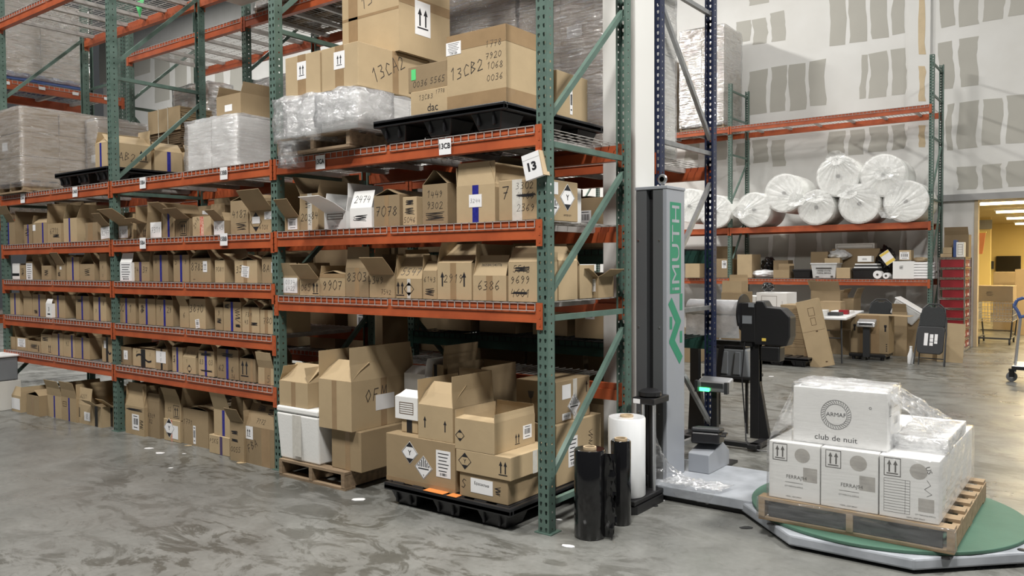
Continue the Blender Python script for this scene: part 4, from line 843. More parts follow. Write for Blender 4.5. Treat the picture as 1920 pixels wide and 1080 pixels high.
big = carton(x0, x1, -.07, .62, z1+.002, zt-z1, 'F-56:.22 L2:.20 R-5:.24 B-3:.2', [('tape', 'tape_brown', .48, .05), ('lab', .52, .5, .3, .32, 'blank', 'R'), ('T', 'OFM', .38, .68, .26, 'R'), ('tape', 'tape_brown', .5, .06, 'R')], 'big open box with flaps up and a white sheet on its side', 'cardboard_2')
plastic_pallet(-.725, .44, 0, 1.06, 1.12, .145, 'black plastic pallet with orange tape on the floor inside the end frame', orange=True)
Z0 = .146
def stack(u0, u1, vt, Y, d, z, flaps, marks, label, cm=None, rz=0):
    x0 = at(u0, vt+20, Y).x; x1 = at(u1, vt+20, Y).x; zt = at((u0+u1)/2, vt, Y).z
    carton(x0, x1, Y, d, z, zt-z, flaps, marks, label, cm, rz=rz); return zt+.002
zA = stack(724, 853, 822, -.06, .52, Z0, '', [('diaY', .36, .66, .075), ('diaS', .56, .40, .078), ('lab', .84, .55, .2, .55, 'doc'), ('htape', 'tape_brown', .03, .03)], 'large sealed box with Y diamond and striped diamond labels on the black pallet', 'cardboard_1')
zB = stack(753, 783, 787, .02, .3, zA, '', [('tape', 'tape_black', .5, .05)], 'small box with black tape under the white printed box', 'cardboard_2')
stack(741, 783, 745, .01, .34, zB, 'F-70:.1 B-20:.1', [('lines', .5, .5, .6, .5, 5)], 'white box printed with a table on top of the small black taped box', 'carton_white')
stack(784, 849, 762, -.05, .42, zA, 'F-48:.20 L4:.16 R-3:.2 B-4:.2', [('one', .2, .5, .34), ('one', .78, .45, .34)], 'open box with two black arrows and flaps up on the black pallet load', 'cardboard_2')
zC = stack(862, 952, 893, -.07, .5, Z0, '', [('lab', .47, .55, .46, .6, 'blank'), ('N', 'S', .1, .55, .4), ('scr', .8, .5, .12, .3)], 'low dark printed box with a white note reading Бразилия', 'cardboard_1')
bx = bpy.data.objects[[o.name for o in bpy.data.objects if o.get('label', '').startswith('low dark printed box')][0]]
wq = at(952, 913, -.07).x-at(862, 913, -.07).x; F = Face((-wq/2, -.25, 0), (1, 0, 0), (0, 0, 1), wq, zC-Z0); q = MB(); ptext(q, F, 'Бразилия', wq*.47, F.h*.62, F.h*.16, .0022, rot=-.05, maxw=wq*.4); obj('note_print', q, 'ink', bx)
zD = stack(855, 957, 850, -.08, .46, zC, '', [('diaP', .17, .52, .05, 'F', 'Y'), ('arr', .87, .5, .62), ('tape', 'tape_clear', .55, .05, 'R')], 'long low box with a Y diamond and two arrows near the end post', 'cardboard_2')
stack(853, 927, 789, -.08, .42, zD, 'F-82:.08 L3:.05 R-5:.05 B0:.06', [('diaP', .13, .45, .035), ('arr', .55, .3, .36, 'R'), ('lab', .8, .45, .22, .45, 'bc', 'R')], 'open carton of papers on the long low box', 'cardboard_2')
X1 = -.235
carton(-.76, X1, .43, .56, Z0, .40, '', [('one', .5, .6, .5), ('lab', .35, .5, .2, .5, 'doc', 'R'), ('scr', .75, .6, .1, .3, 'R')], 'long box with an arrow at the right edge of the black pallet', 'cardboard_2')
fr = carton(at(968, 750, .47).x, X1-.03, .47, .42, Z0+.402, at(1000, 713, .47).z-Z0-.402, '', [('lab', .3, .72, .25, .35, 'blank', 'R'), ('tape', 'tape_clear', .55, .05, 'R'), ('diaS', .52, .35, .08, 'R'), ('lab', .3, .12, .25, .16, 'bc', 'R'), ('one', .9, .75, .3, 'R')], 'box with a wineglass mark standing on the long arrow box', 'cardboard_1')
q = MB(); wv = X1-.03-at(968, 750, .47).x; F = Face((-wv/2, -.21, 0), (1, 0, 0), (0, 0, 1), wv, .3); poly(q, F, [(wv*.3, .2), (wv*.46, .2), (wv*.43, .16), (wv*.38, .145), (wv*.33, .16)]); rect(q, F, wv*.38, .125, .005, .04); rect(q, F, wv*.38, .105, .035, .005); obj('glass_mark', q, 'ink_soft', fr)
carton(-1.24, -.92, .50, .42, Z0, .60, 'L0:.12 R0:.12 B0:.12', [], 'tall open box behind the white printed box', 'cardboard_1')
carton(-1.40, -1.27, .50, .40, 0, .86, 'R2:.14 B0:.12', [('tape', 'tape_black', .4, .03)], 'open brown box behind the big open box', 'cardboard_1')
carton(at(758, 720, .42).x, at(797, 720, .42).x, .42, .30, 0, at(778, 701, .42).z, 'F-60:.1 B0:.1 R10:.12', [], 'tall white carton behind the big open box', 'carton_white')
# ------------------------------------------------------------------ nearest bay, top level
ZT = 2.4125
wood_pallet(-2.0, .42, ZT, .80, 1.0, .12, m='old_wood', label='wooden pallet under the loosely wrapped load beside tag 13CA')
x0 = at(537, 220, -.08).x; x1 = at(672, 220, -.08).x; zl = at(672, 166, -.08).z
wl = wrapped(x0, x1, -.08, .92, ZT+.121, zl, 2, 2, 1, 'loosely wrapped white cartons beside tag 13CA', 'carton_white', 'film_wrap', pallet=False, amp=.02, seed=3, plab=False)
wx = x1-x0; hh = zl-ZT-.121
film(wl, boxpts(-wx/2-.05, -.02, -.56, -.3, -.03, hh+.0), 'film_bag', 5, .035, .01, 5, 'loose_film', 1.4); film(wl, boxpts(.02, wx/2+.01, -.54, -.2, .05, hh-.0), 'film_bag', 5, .03, .01, 6, 'loose_film', 1.4)
film(wl, boxpts(-wx/2-.03, -wx/2+.1, -.53, -.42, -.2, -.05), 'film_bag', 4, .03, .01, 9, 'film_knot', 2)
zb = zl+.03
xa = at(535, 130, -.06).x; xb = at(600, 130, -.06).x; xc = at(603, 130, -.06).x; xd = at(671, 130, -.06).x
carton(xa, xb, -.06, .45, zb, at(567, 102, -.06).z-zb, '', [('lab', .48, .62, .26, .42, 'arr'), ('tape', 'tape_brown', .48, .09)], 'box with an arrow label on the wrapped load, next to the second post', 'cardboard_2')
zq = at(640, 84, -.06).z
carton(xc, xd, -.06, .72, zb, zq-zb, '', [('lab', .5, .66, .3, .4, 'arr'), ('tape', 'tape_brown', .5, .09), ('T', '13CA2', .4, .55, .3, 'R', .5), ('tape', 'tape_brown', .5, .06, 'R')], 'box with an arrow label and 13CA2 written on its side', 'cardboard_2')
xe = at(642, 50, .30).x; xf = at(748, 50, .30).x
carton(xe, xf, .30, .55, zq+.003, .62, 'B0:.2', [('T', '13CA2', .62, .72, .14, 'F', .25), ('htape', 'tape_brown', .5, .02), ('tape', 'tape_brown', .2, .1), ('lab', .45, .45, .3, .4, 'arr', 'R'), ('htape', 'tape_brown', .62, .07, 'R')], 'topmost big box leaning out of the frame above the 13CA2 box', 'cardboard_2')
plastic_pallet(-.83, .52, ZT, 1.12, 1.15, .15, 'black plastic pallet on the top level above tag 13CB')
ZP = ZT+.151
xg = at(838, 130, -.02).x; xh = at(949, 130, -.02).x; zt = at(895, 62, -.02).z
carton(xg, xh, -.02, .50, ZP, zt-ZP, '', [('T', '13CB2', .34, .52, .155, 'F', .12), ('N', '1778', .8, .82, .09), ('N', '7920', .8, .66, .09), ('N', '1068', .82, .52, .09), ('N', '0036', .82, .36, .09), ('lab', .12, .86, .26, .18, 'doc'),
   ('htape', 'tape_brown', .93, .1), ('htape', 'tape_brown', .08, .1), ('htape', 'tape_brown', .93, .1, 'R'), ('htape', 'tape_brown', .08, .1, 'R')], 'large taped box with 13CB2 and a column of numbers on the black pallet', 'cardboard_2')
xi = at(770, 190, .0).x; zd = at(800, 168, 0).z
carton(xi, xg-.012, .0, .38, ZP, zd-ZP, '', [('pt', 'dac', .6, .28, .3), ('T', '13CB3', .42, .72, .2), ('T', '1778', .8, .85, .16)], 'box printed dac with 13CB3 handwriting', 'cardboard_2')
carton(xi-.04, xg-.014, .02, .36, zd+.002, at(800, 120, .02).z-zd, '', [('T', '0036', .3, .3, .24), ('T', '5565', .72, .35, .24)], 'darker box with a green sticker on top of the dac box', 'cardboard_3')
dk = [o for o in bpy.data.objects if o.get('label', '').startswith('darker box with a green')][0]; m = MB(); wd = (xg-.014-xi+.04); m.box(-wd/2+.03, -wd/2+.07, -.182, -.18, .08, .15); obj('green_sticker', m, 'green_tag', dk)
carton(-.62, -.30, .55, .38, ZP, .30, '', [('lab', .45, .4, .08, .6, 'bc', 'R')], 'smaller plain box behind the 13CB2 box on the black pallet', 'cardboard_2')
# ------------------------------------------------------------------ middle and left bays, top level
plastic_pallet(-5.69, .50, ZT, 1.10, 1.0, .15, 'black plastic pallet above tag 13AB at the third post')
def sidebox(X1, y0, y1, w, v_u, vt, z, flaps, marks, label, cm='cardboard_2'):
    zt = on(0, X1, v_u, vt).z; carton(X1-w, X1, y0, y1-y0, z, zt-z, flaps, marks, label, cm)
sidebox(-5.16, .02, .46, .24, 206, 266, ZP, 'F-50:.1 R-52:.14 B0:.16 L-20:.12', [('tape', 'tape_blue', .45, .035), ('T', '13AB2', .3, .45, .32, 'R'), ('arr', .82, .55, .5, 'R')], 'open box with AB2 on its side and blue tape, behind the third post')
sidebox(-5.16, .50, .80, .30, 300, 283, ZP, 'R-40:.12 L-40:.12', [('tape', 'tape_blue', .5, .04, 'R')], 'box with blue tape on its side in front of the flattened stack')
sidebox(-5.16, .84, 1.06, .30, 350, 285, ZP, 'R-40:.1 L-40:.1', [('tape', 'tape_blue', .55, .04, 'R')], 'half open box with blue tape at the back edge of the black pallet')
# bundle of flattened cartons
bd = thing('flattened_cartons', 'strapped bundle of flattened cardboard cartons on the top level', 'cardboard', (-6.95, 1.86, ZT))
for i in range(48):
    z = .012*i*2.0; m = MB(); e = random.uniform(-.012, .012); m.box(-.36+e, .36+e, -.22, .22, 0, .019); obj('sheet', m, 'cardboard_edge' if i < 40 else 'cardboard_1', bd, (0, e, z))
m = MB(); m.box(-.37, .37, -.236, -.226, .86, 1.15); obj('top_sheet', m, 'cardboard_2', bd)
for x in (-.12, .1): m = MB(); m.box(x, x+.008, -.243, -.238, 0, 1.16); m.box(x, x+.008, -.243, .22, 1.152, 1.156); obj('strap', m, 'strap', bd)
wrapped(-4.40, -3.62, .40, .96, ZT, ZT+.52, 2, 1, 1, 'white wrapped cartons above tag 13BB', 'carton_white', 'film_wrap', pallet=False, amp=.03, seed=11, plab=False)
carton(-4.1, -3.72, .52, .40, ZT+.55, .2, 'R20:.1 L-20:.1', [('lab', .5, .4, .3, .3, 'blank')], 'half open brown box on the white wrapped cartons', 'cardboard_1')
wrapped(-7.52, -6.88, -.05, 1.12, ZT, 3.33, 1, 3, 3, 'large brown stretch wrapped load above tag 13AA', 'cardboard_1', 'film_wrap', amp=.012, seed=21)
wrapped(-6.84, -6.58, .62, 1.20, ZT, 3.25, 1, 1, 3, 'second brown wrapped stack behind the large one above tag 13AA', 'cardboard_3', 'film_wrap', amp=.015, seed=22, pallet=False)
# ------------------------------------------------------------------ row behind
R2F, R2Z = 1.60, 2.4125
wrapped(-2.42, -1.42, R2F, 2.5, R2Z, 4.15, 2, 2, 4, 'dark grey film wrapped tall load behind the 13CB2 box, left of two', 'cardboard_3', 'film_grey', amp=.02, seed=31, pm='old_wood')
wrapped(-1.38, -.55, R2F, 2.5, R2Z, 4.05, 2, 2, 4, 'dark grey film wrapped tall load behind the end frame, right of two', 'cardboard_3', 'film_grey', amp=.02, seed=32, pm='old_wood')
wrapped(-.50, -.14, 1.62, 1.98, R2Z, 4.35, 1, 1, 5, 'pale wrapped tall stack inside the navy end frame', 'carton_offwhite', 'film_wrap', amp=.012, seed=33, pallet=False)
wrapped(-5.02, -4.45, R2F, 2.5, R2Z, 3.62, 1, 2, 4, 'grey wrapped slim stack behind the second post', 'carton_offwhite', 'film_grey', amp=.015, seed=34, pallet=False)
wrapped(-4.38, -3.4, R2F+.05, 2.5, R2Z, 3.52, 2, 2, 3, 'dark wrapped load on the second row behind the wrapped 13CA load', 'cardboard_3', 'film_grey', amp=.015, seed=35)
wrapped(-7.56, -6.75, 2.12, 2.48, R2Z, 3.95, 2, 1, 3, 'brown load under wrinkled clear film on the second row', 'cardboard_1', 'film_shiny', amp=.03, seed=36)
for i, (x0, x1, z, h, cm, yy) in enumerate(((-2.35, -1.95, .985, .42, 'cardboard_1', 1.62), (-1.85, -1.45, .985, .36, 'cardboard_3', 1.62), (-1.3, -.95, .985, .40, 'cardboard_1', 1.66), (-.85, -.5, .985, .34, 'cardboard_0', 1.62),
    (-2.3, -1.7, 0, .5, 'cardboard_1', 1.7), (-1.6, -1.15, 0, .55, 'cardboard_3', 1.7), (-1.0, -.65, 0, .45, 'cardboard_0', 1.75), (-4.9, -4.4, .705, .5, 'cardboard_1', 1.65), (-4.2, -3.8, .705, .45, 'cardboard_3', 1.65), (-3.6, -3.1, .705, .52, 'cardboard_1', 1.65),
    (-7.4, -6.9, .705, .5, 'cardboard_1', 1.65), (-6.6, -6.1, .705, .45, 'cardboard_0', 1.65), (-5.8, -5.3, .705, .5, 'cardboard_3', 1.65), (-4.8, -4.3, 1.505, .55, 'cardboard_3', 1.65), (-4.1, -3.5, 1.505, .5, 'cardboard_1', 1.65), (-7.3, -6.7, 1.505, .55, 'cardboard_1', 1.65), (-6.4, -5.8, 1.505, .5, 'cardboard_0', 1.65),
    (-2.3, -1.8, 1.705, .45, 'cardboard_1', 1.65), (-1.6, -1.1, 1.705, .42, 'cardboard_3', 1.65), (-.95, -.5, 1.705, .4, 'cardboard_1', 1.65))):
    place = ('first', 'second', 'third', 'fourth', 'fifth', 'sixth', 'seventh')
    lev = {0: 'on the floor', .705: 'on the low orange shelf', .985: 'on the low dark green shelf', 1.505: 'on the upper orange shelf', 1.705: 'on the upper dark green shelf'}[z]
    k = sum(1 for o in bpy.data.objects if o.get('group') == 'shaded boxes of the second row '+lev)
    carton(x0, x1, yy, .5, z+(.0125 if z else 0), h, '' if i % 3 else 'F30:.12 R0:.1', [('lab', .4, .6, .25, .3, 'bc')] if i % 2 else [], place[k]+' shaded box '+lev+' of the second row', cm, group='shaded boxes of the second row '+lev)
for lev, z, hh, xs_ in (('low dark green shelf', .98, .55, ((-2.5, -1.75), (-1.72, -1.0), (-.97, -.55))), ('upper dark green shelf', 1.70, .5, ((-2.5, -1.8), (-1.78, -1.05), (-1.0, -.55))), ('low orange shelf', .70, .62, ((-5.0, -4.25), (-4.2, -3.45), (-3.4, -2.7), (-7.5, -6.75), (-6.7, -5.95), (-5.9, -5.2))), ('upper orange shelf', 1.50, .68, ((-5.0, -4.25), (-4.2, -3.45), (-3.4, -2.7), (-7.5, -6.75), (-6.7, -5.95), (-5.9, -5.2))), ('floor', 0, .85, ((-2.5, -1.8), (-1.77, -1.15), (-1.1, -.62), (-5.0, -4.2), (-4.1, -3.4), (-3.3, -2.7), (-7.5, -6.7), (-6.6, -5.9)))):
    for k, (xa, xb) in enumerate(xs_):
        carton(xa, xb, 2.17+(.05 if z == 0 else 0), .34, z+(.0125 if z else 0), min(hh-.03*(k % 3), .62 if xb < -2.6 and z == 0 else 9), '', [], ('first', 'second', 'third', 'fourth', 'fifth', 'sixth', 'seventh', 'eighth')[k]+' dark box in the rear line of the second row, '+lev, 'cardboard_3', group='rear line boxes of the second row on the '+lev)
# loads on the crosswise rack at the left
wl = wrapped(-9.45, -8.62, .30, 1.50, 3.965, 5.05, 1, 2, 2, 'shiny wrapped load on a blue pallet at top left', 'cardboard_2', 'film_shiny', amp=.012, seed=41, pm='blue_plastic', ph=.12)
wrapped(-9.45, -8.62, .1, 1.0, 2.215, 3.35, 1, 2, 2, 'brown wrapped load below the shiny one at the left', 'cardboard_3', 'film_wrap', amp=.015, seed=42)
carton(-9.3, -8.65, 1.1, .7, 2.215, 1.05, 'R20:.2', [], 'dark brown open box beside the brown wrapped load at the left', 'cardboard_3')
for k, (xa, xb) in enumerate(((-5.0, -4.0), (-3.85, -2.75), (-2.45, -1.4), (-1.3, -.3))):
    wrapped(xa, xb, 1.6, 2.5, 4.3425, 5.4+.1*k, 2, 2, 2, ('first', 'second', 'third', 'fourth')[k]+' dark load from the left on the uppermost level of the second row', 'cardboard_3', 'film_grey', amp=.015, seed=70+k, pm='old_wood')
# flat things on the upper decks
q = thing('board_bundle', 'pale flat board lying under the upper beams', 'board', (-4.5, 1.25, 4.43)); m = MB(); m.box(-.55, .55, -.22, .22, 0, .05); obj('panel', m, 'carton_offwhite', q); m = MB(); m.box(-.55, .55, -.22, .22, .052, .08); obj('panel', m, 'dark_grey_plastic', q)
gt = at(262, 15, .7); m = MB(); m.prism([(-.09, .06), (.0, -.10), (.09, .06), (.05, .08), (-.05, .08)], -.002, .002); g_ = obj('tag_scrap', m, 'green_tag', None, gt); tag(g_, 'bright green paper scrap hanging under the upper wire shelf', 'paper')
m = MB(); m.box(-.19, .19, -.14, .14, 0, .30); 
gb = thing('grey_tote', 'grey plastic tote with a white rim at the left edge of the frame', 'tote', (-7.42, -.16, .33))
for nm, a, mm in (('body', (-.2, .2, -.15, .15, 0, .26), 'grey_plastic'), ('rim', (-.22, .22, -.17, .17, .26, .285), 'white_plastic')):
    m = MB(); m.box(*a); bevel(obj(nm, m, mm, gb), .01)
carton(-7.62, -7.22, -.30, .32, 0, .325, '', [('htape', 'tape_black', .3, .02)], 'pale carton under the grey tote at the left edge', 'carton_offwhite')
# ------------------------------------------------------------------ film rolls standing on the floor
def film_roll(x, y, z, r, h, label, m, core=.038, frill=False):
    t = thing('film_roll', label, 'film roll', (x, y, z)); b = MB(); n = 40
    b.lathe([(core, .01), (r-.006, .0), (r, .008), (r*.995, h*.5), (r, h-.008), (r-.006, h), (core, h-.002)], n=n); obj('film', b, m, t, smooth=True)
    c = MB(); c.lathe([(core, -.0), (core+.001, h+.012), (core-.008, h+.012), (core-.008, h*.7)], n=24); obj('core', c, 'core_board', t, smooth=True)
    if frill:
        rr = random.Random(4); f = MB()
        for k in range(2):
            cols = []
            for i in range(17):
                zz = .01+(h-.03)*i/16; row = []
                for j in range(6):
                    aa = .15+k*.2; rad = r+.001+.013*j; row.append((rad*math.cos(aa)+.010*noise.noise(Vector((i*.9, j*1.3, k*5)))*j*.5, rad*math.sin(aa)*.6+.016*noise.noise(Vector((j*1.1, i*.8, 3+k)))*min(j, 3)*.6, zz))
                cols.append(row)
            n0 = len(f.v); f.v += [p for row in cols for p in row]
            for i in range(16):
                for j in range(5): f.f.append((n0+i*6+j, n0+i*6+j+1, n0+i*6+j+7, n0+i*6+j+6)); f.m.append(0)
        obj('loose_film', f, 'black_film', t, smooth=True)
    return t
film_roll(.203, .128, 0, .092, .515, 'thick black stretch film roll standing in front of the end frame', 'black_film', frill=True)
film_roll(.235, .436, 0, .062, .515, 'slim black stretch film roll standing behind the thick one', 'black_film')
# ------------------------------------------------------------------ stretch wrapping machine
mc = thing('stretch_wrapper', 'grey pallet wrapping machine with green lettered mast and green turntable', 'machine', (0, 0, 0))
mx0, mx1, my0, my1, mz0, mz1 = -.05, .19, 1.16, 1.435, .10, 2.10
m = MB(); m.box(mx0, .033, my0, my1, mz0, mz1); m.box(.08, .155, my0, my1, mz0, mz1); m.box(.033, .08, my0+.06, my1, mz0, mz1); mast = obj('mast', m, 'machine_dark', mc); bevel(mast, .004)
m = MB(); m.box(.155, mx1, my0-.002, my1, mz0, mz1); side = bevel(obj('side_panel', m, 'machine_grey', mc), .006)
m = MB(); m.box(.034, .079, my0+.045, my0+.059, mz0, mz1-.06); obj('slot', m, 'black_metal', mc)
m = MB(); m.box(mx0-.004, mx1+.004, my0-.006, my1+.004, mz1, mz1+.022); bevel(obj('cap', m, 'machine_grey', mc), .004)
m = MB(); m.lathe([(.030, -.012), (.036, 0), (.030, .012), (.018, .012), (.018, -.012)], axis='y', n=20); m.bar((0, 0, -.06), (0, 0, -.03), .02, n=10); obj('lifting_eye', m, 'galvanised', mc, (.13, my0+.05, mz1+.07), smooth=True)
for x in (-.03, .13):
    for z in (.55, 1.15, 1.75): m = MB(); m.lathe([(.007, 0), (.006, -.005), (.001, -.006)], axis='y', n=10); obj('screw', m, 'chrome', mc, (x, my0, z))
FL = Face((mx1, my0, 0), (0, 1, 0), (0, 0, 1), my1-my0, 2.1)
fw = FL.w; zt_ = on(0, mx1, 1270, 380).z; zb_ = on(0, mx1, 1270, 550).z
q = MB(); slab(q, FL, fw*.46, (zt_+zb_)/2, fw*.62, zt_-zb_, .001); bevel(obj('logo_panel', q, 'logo_green', mc), .0)
q = MB(); ptext(q, FL, 'iMUTH', fw*.46, (zt_+zb_)/2, fw*.42, .002, rot=math.pi/2, bold=0., wide=(zt_-zb_)*.93/(text_tris('iMUTH', 0.)[2]*fw*.42)); obj('lettering', q, 'machine_white', mc)
q = MB(); zz = lambda v: on(0, mx1, 1270, v).z
ribbon(q, FL, [(fw*.2, zz(568)), (fw*.62, zz(603)), (fw*.25, zz(638)), (fw*.72, zz(672))], fw*.26, .0012); ribbon(q, FL, [(fw*.78, zz(555)), (fw*.78, zz(578))], fw*.16, .0012); ribbon(q, FL, [(fw*.2, zz(596)), (fw*.2, zz(612))], fw*.14, .0012); ribbon(q, FL, [(fw*.78, zz(625)), (fw*.78, zz(640))], fw*.14, .0012)
obj('logo_mark', q, 'logo_green', mc)
m = MB(); m.prism([(.0, 1.02), (.82, 1.02), (.93, 1.10), (.93, 1.70), (.80, 1.80), (.0, 1.80)], .035, .10, 'z'); bevel(obj('base_platform', m, 'machine_white', mc), .006)
m = MB(); m.prism([(.02, 1.05), (.8, 1.05), (.9, 1.12), (.9, 1.7), (.78, 1.77), (.02, 1.77)], 0, .035, 'z'); obj('base_foot', m, 'black_metal', mc)
TC = (1.525, 1.36)
def ngon(r, n, a0=0): return [(TC[0]+r*math.cos(a0+2*math.pi*i/n), TC[1]+r*math.sin(a0+2*math.pi*i/n)) for i in range(n)]
m = MB(); m.prism(ngon(.83, 8, math.pi/8), .02, .082, 'z'); bevel(obj('turntable_frame', m, 'machine_white', mc), .012)
m = MB(); m.prism(ngon(.78, 8, math.pi/8), 0, .02, 'z'); obj('turntable_foot', m, 'black_metal', mc)
m = MB(); m.prism(ngon(.765, 72), .083, .104, 'z'); bevel(obj('turntable', m, 'turntable_green', mc), .005)
for a in (4.1, 5.3, 5.9): m = MB(); m.lathe([(.022, 0), (.02, .004), (.004, .006)], (TC[0]+.8*math.cos(a), TC[1]+.8*math.sin(a), .082), 12); obj('bolt', m, 'black_metal', mc)
m = MB(); m.lathe([(.018, 0), (.016, .003), (.004, .005)], (.33, 1.70, .10), 12); m.lathe([(.018, 0), (.016, .003), (.004, .005)], (.75, 1.7, .10), 12); obj('bolt', m, 'black_metal', mc)
# film carriage with its roll
m = MB(); m.box(.03, .23, .62, 1.15, .055, .085); m.box(.06, .12, 1.0, 1.16, .05, .16); bevel(obj('carriage_plate', m, 'black_metal', mc), .006)
m = MB(); m.prism([(.0, .62), (.20, .60), (.24, .64), (.24, 1.0), (.12, 1.14), (.03, 1.14)], .0, .05, 'z'); obj('carriage_base', m, 'black_metal', mc)
m = MB(); m.box(.06, .22, .90, 1.13, .655, .70); bevel(obj('carriage_head', m, 'black_plastic', mc), .008)
m = MB(); m.lathe([(.06, .0), (.078, .01), (.078, .035), (.05, .05)], (.15, .98, .70), 20); obj('carriage_cap', m, 'black_plastic', mc, smooth=True)
for x, y, r, mm in ((.135, .915, .011, 'steel'), (.205, .935, .012, 'steel'), (.165, .99, .024, 'black_metal'), (.11, 1.03, .02, 'black_metal')):
    m = MB(); m.bar((x, y, .08), (x, y, .66), 2*r, n=12); obj('carriage_rod', m, mm, mc, smooth=True)
m = MB(); m.box(.07, .12, .896, .9, .66, .69); obj('paper_label', m, 'paper', mc)
film_roll(.105, .745, .087, .122, .51, 'white stretch film roll mounted on the wrapping machine', 'white_film', core=.042)
# slack film hanging from the carriage to the platform
def sheet(name, parent, pts, nu, nv, m, amp, seed=0):
    A, B, C, D = [Vector(p) for p in pts]; f = MB()
    for i in range(nu+1):
        for j in range(nv+1):
            u, v = i/nu, j/nv; p = A.lerp(B, u).lerp(D.lerp(C, u), v); q = Vector((i*.7+seed, j*.55, seed*2.))
            f.v.append(tuple(p+Vector((noise.noise(q), noise.noise(q+Vector((9, 0, 0))), noise.noise(q+Vector((0, 9, 0)))))*amp))
    for i in range(nu):
        for j in range(nv): f.f.append((i*(nv+1)+j, (i+1)*(nv+1)+j, (i+1)*(nv+1)+j+1, i*(nv+1)+j+1)); f.m.append(0)
    return obj(name, f, m, parent, smooth=True)
sheet('slack_film', mc, [(.21, .93, .50), (.21, .93, .12), (.62, 1.05, .125), (.24, 1.02, .20)], 22, 18, 'film_clear', .016, 1)
sheet('slack_film', mc, [(.20, 1.0, .13), (.62, 1.03, .13), (.66, 1.22, .13), (.24, 1.18, .14)], 26, 12, 'film_bag', .020, 2)
sheet('slack_film', mc, [(.3, 1.0, .115), (.60, 1.01, .12), (.55, 1.02, .03), (.33, 1.0, .05)], 16, 8, 'film_clear', .012, 3)
# control housing, tool case, indicator
ch = MB(); ch.prism([(1.47, .10), (1.84, .10), (1.84, .21), (1.72, .29), (1.47, .235)], .20, .36, 'x'); bevel(obj('control_housing', ch, 'machine_grey', mc), .006)
tcs = thing('tool_case', 'black plastic tool case lying on the machine housing', 'case', (.275, 1.64, .262), .25)
m = MB(); m.box(-.10, .10, -.13, .13, .022, .10); bevel(obj('body', m, 'black_plastic', tcs, rot=(-.16, 0, 0)), .012); m = MB(); m.box(-.10, .10, -.13, .13, .103, .135); bevel(obj('lid', m, 'dark_grey_plastic', tcs, rot=(-.16, 0, 0)), .012)
m = MB(); m.tube([(.1, -.05, .09), (.13, -.05, .09), (.13, .05, .09), (.1, .05, .09)], .008); obj('handle', m, 'black_plastic', tcs)
ind = thing('weight_indicator', 'steel weight indicator with green light on a black post', 'indicator', (.10, 2.19, 0))
m = MB(); m.box(-.022, .022, -.022, .022, 0, .60); obj('post', m, 'black_metal', ind); m = MB(); m.box(-.14, .14, -.12, .12, 0, .02); obj('base', m, 'black_metal', ind)
m = MB(); m.hexa([(-.13, -.07, .575), (.13, -.07, .575), (.13, .06, .60), (-.13, .06, .60), (-.13, -.055, .655), (.13, -.055, .655), (.13, .06, .685), (-.13, .06, .685)]); bevel(obj('head', m, 'steel', ind), .014, 3)
for sx in (-.122, .122): m = MB(); m.box(sx-.013, sx+.013, -.09, -.05, .57, .66); obj('bracket', m, 'dark_grey_plastic', ind)
m = MB(); m.box(-.10, -.02, -.079, -.0705, .578, .606); obj('light', m, 'green_led', ind)
m = MB(); m.box(-.09, .09, -.0695, -.0675, .612, .648); obj('display', m, 'dark_grey_plastic', ind)
# ------------------------------------------------------------------ load on the turntable
ld = thing('wrapped_pallet_load', 'stretch wrapped white perfume cartons on a wooden pallet on the green turntable', 'pallet load', (1.50, 1.29, .1045))
wood_pallet(0, 0, 0, 1.01, 1.18, .132, ld, 'pallet_wood')
m = MB(); m.box(-.45, .45, -.575, -.56, .022, .112); obj('dark_infill', m, 'dark_grey_plastic', ld)
def crt(x0, x1, y0, y1, z0, z1, cm='carton_offwhite'):
    o = bpy.data.objects.new('carton', None); COL.objects.link(o); o.parent = ld; o.location = ((x0+x1)/2-1.50, (y0+y1)/2-1.29, z0-.1045)
    b = MB(); b.box(-(x1-x0)/2, (x1-x0)/2, -(y1-y0)/2, (y1-y0)/2, 0, z1-z0); me = b.mesh('carton', cm); bpy.data.objects.remove(o)
    c = put('carton', me, ld, ((x0+x1)/2-1.50, (y0+y1)/2-1.29, z0-.1045)); bevel(c, .004); return c, x1-x0, y1-y0, z1-z0
zf = .238; FX = [1.046, 1.338, 1.642, 1.935]
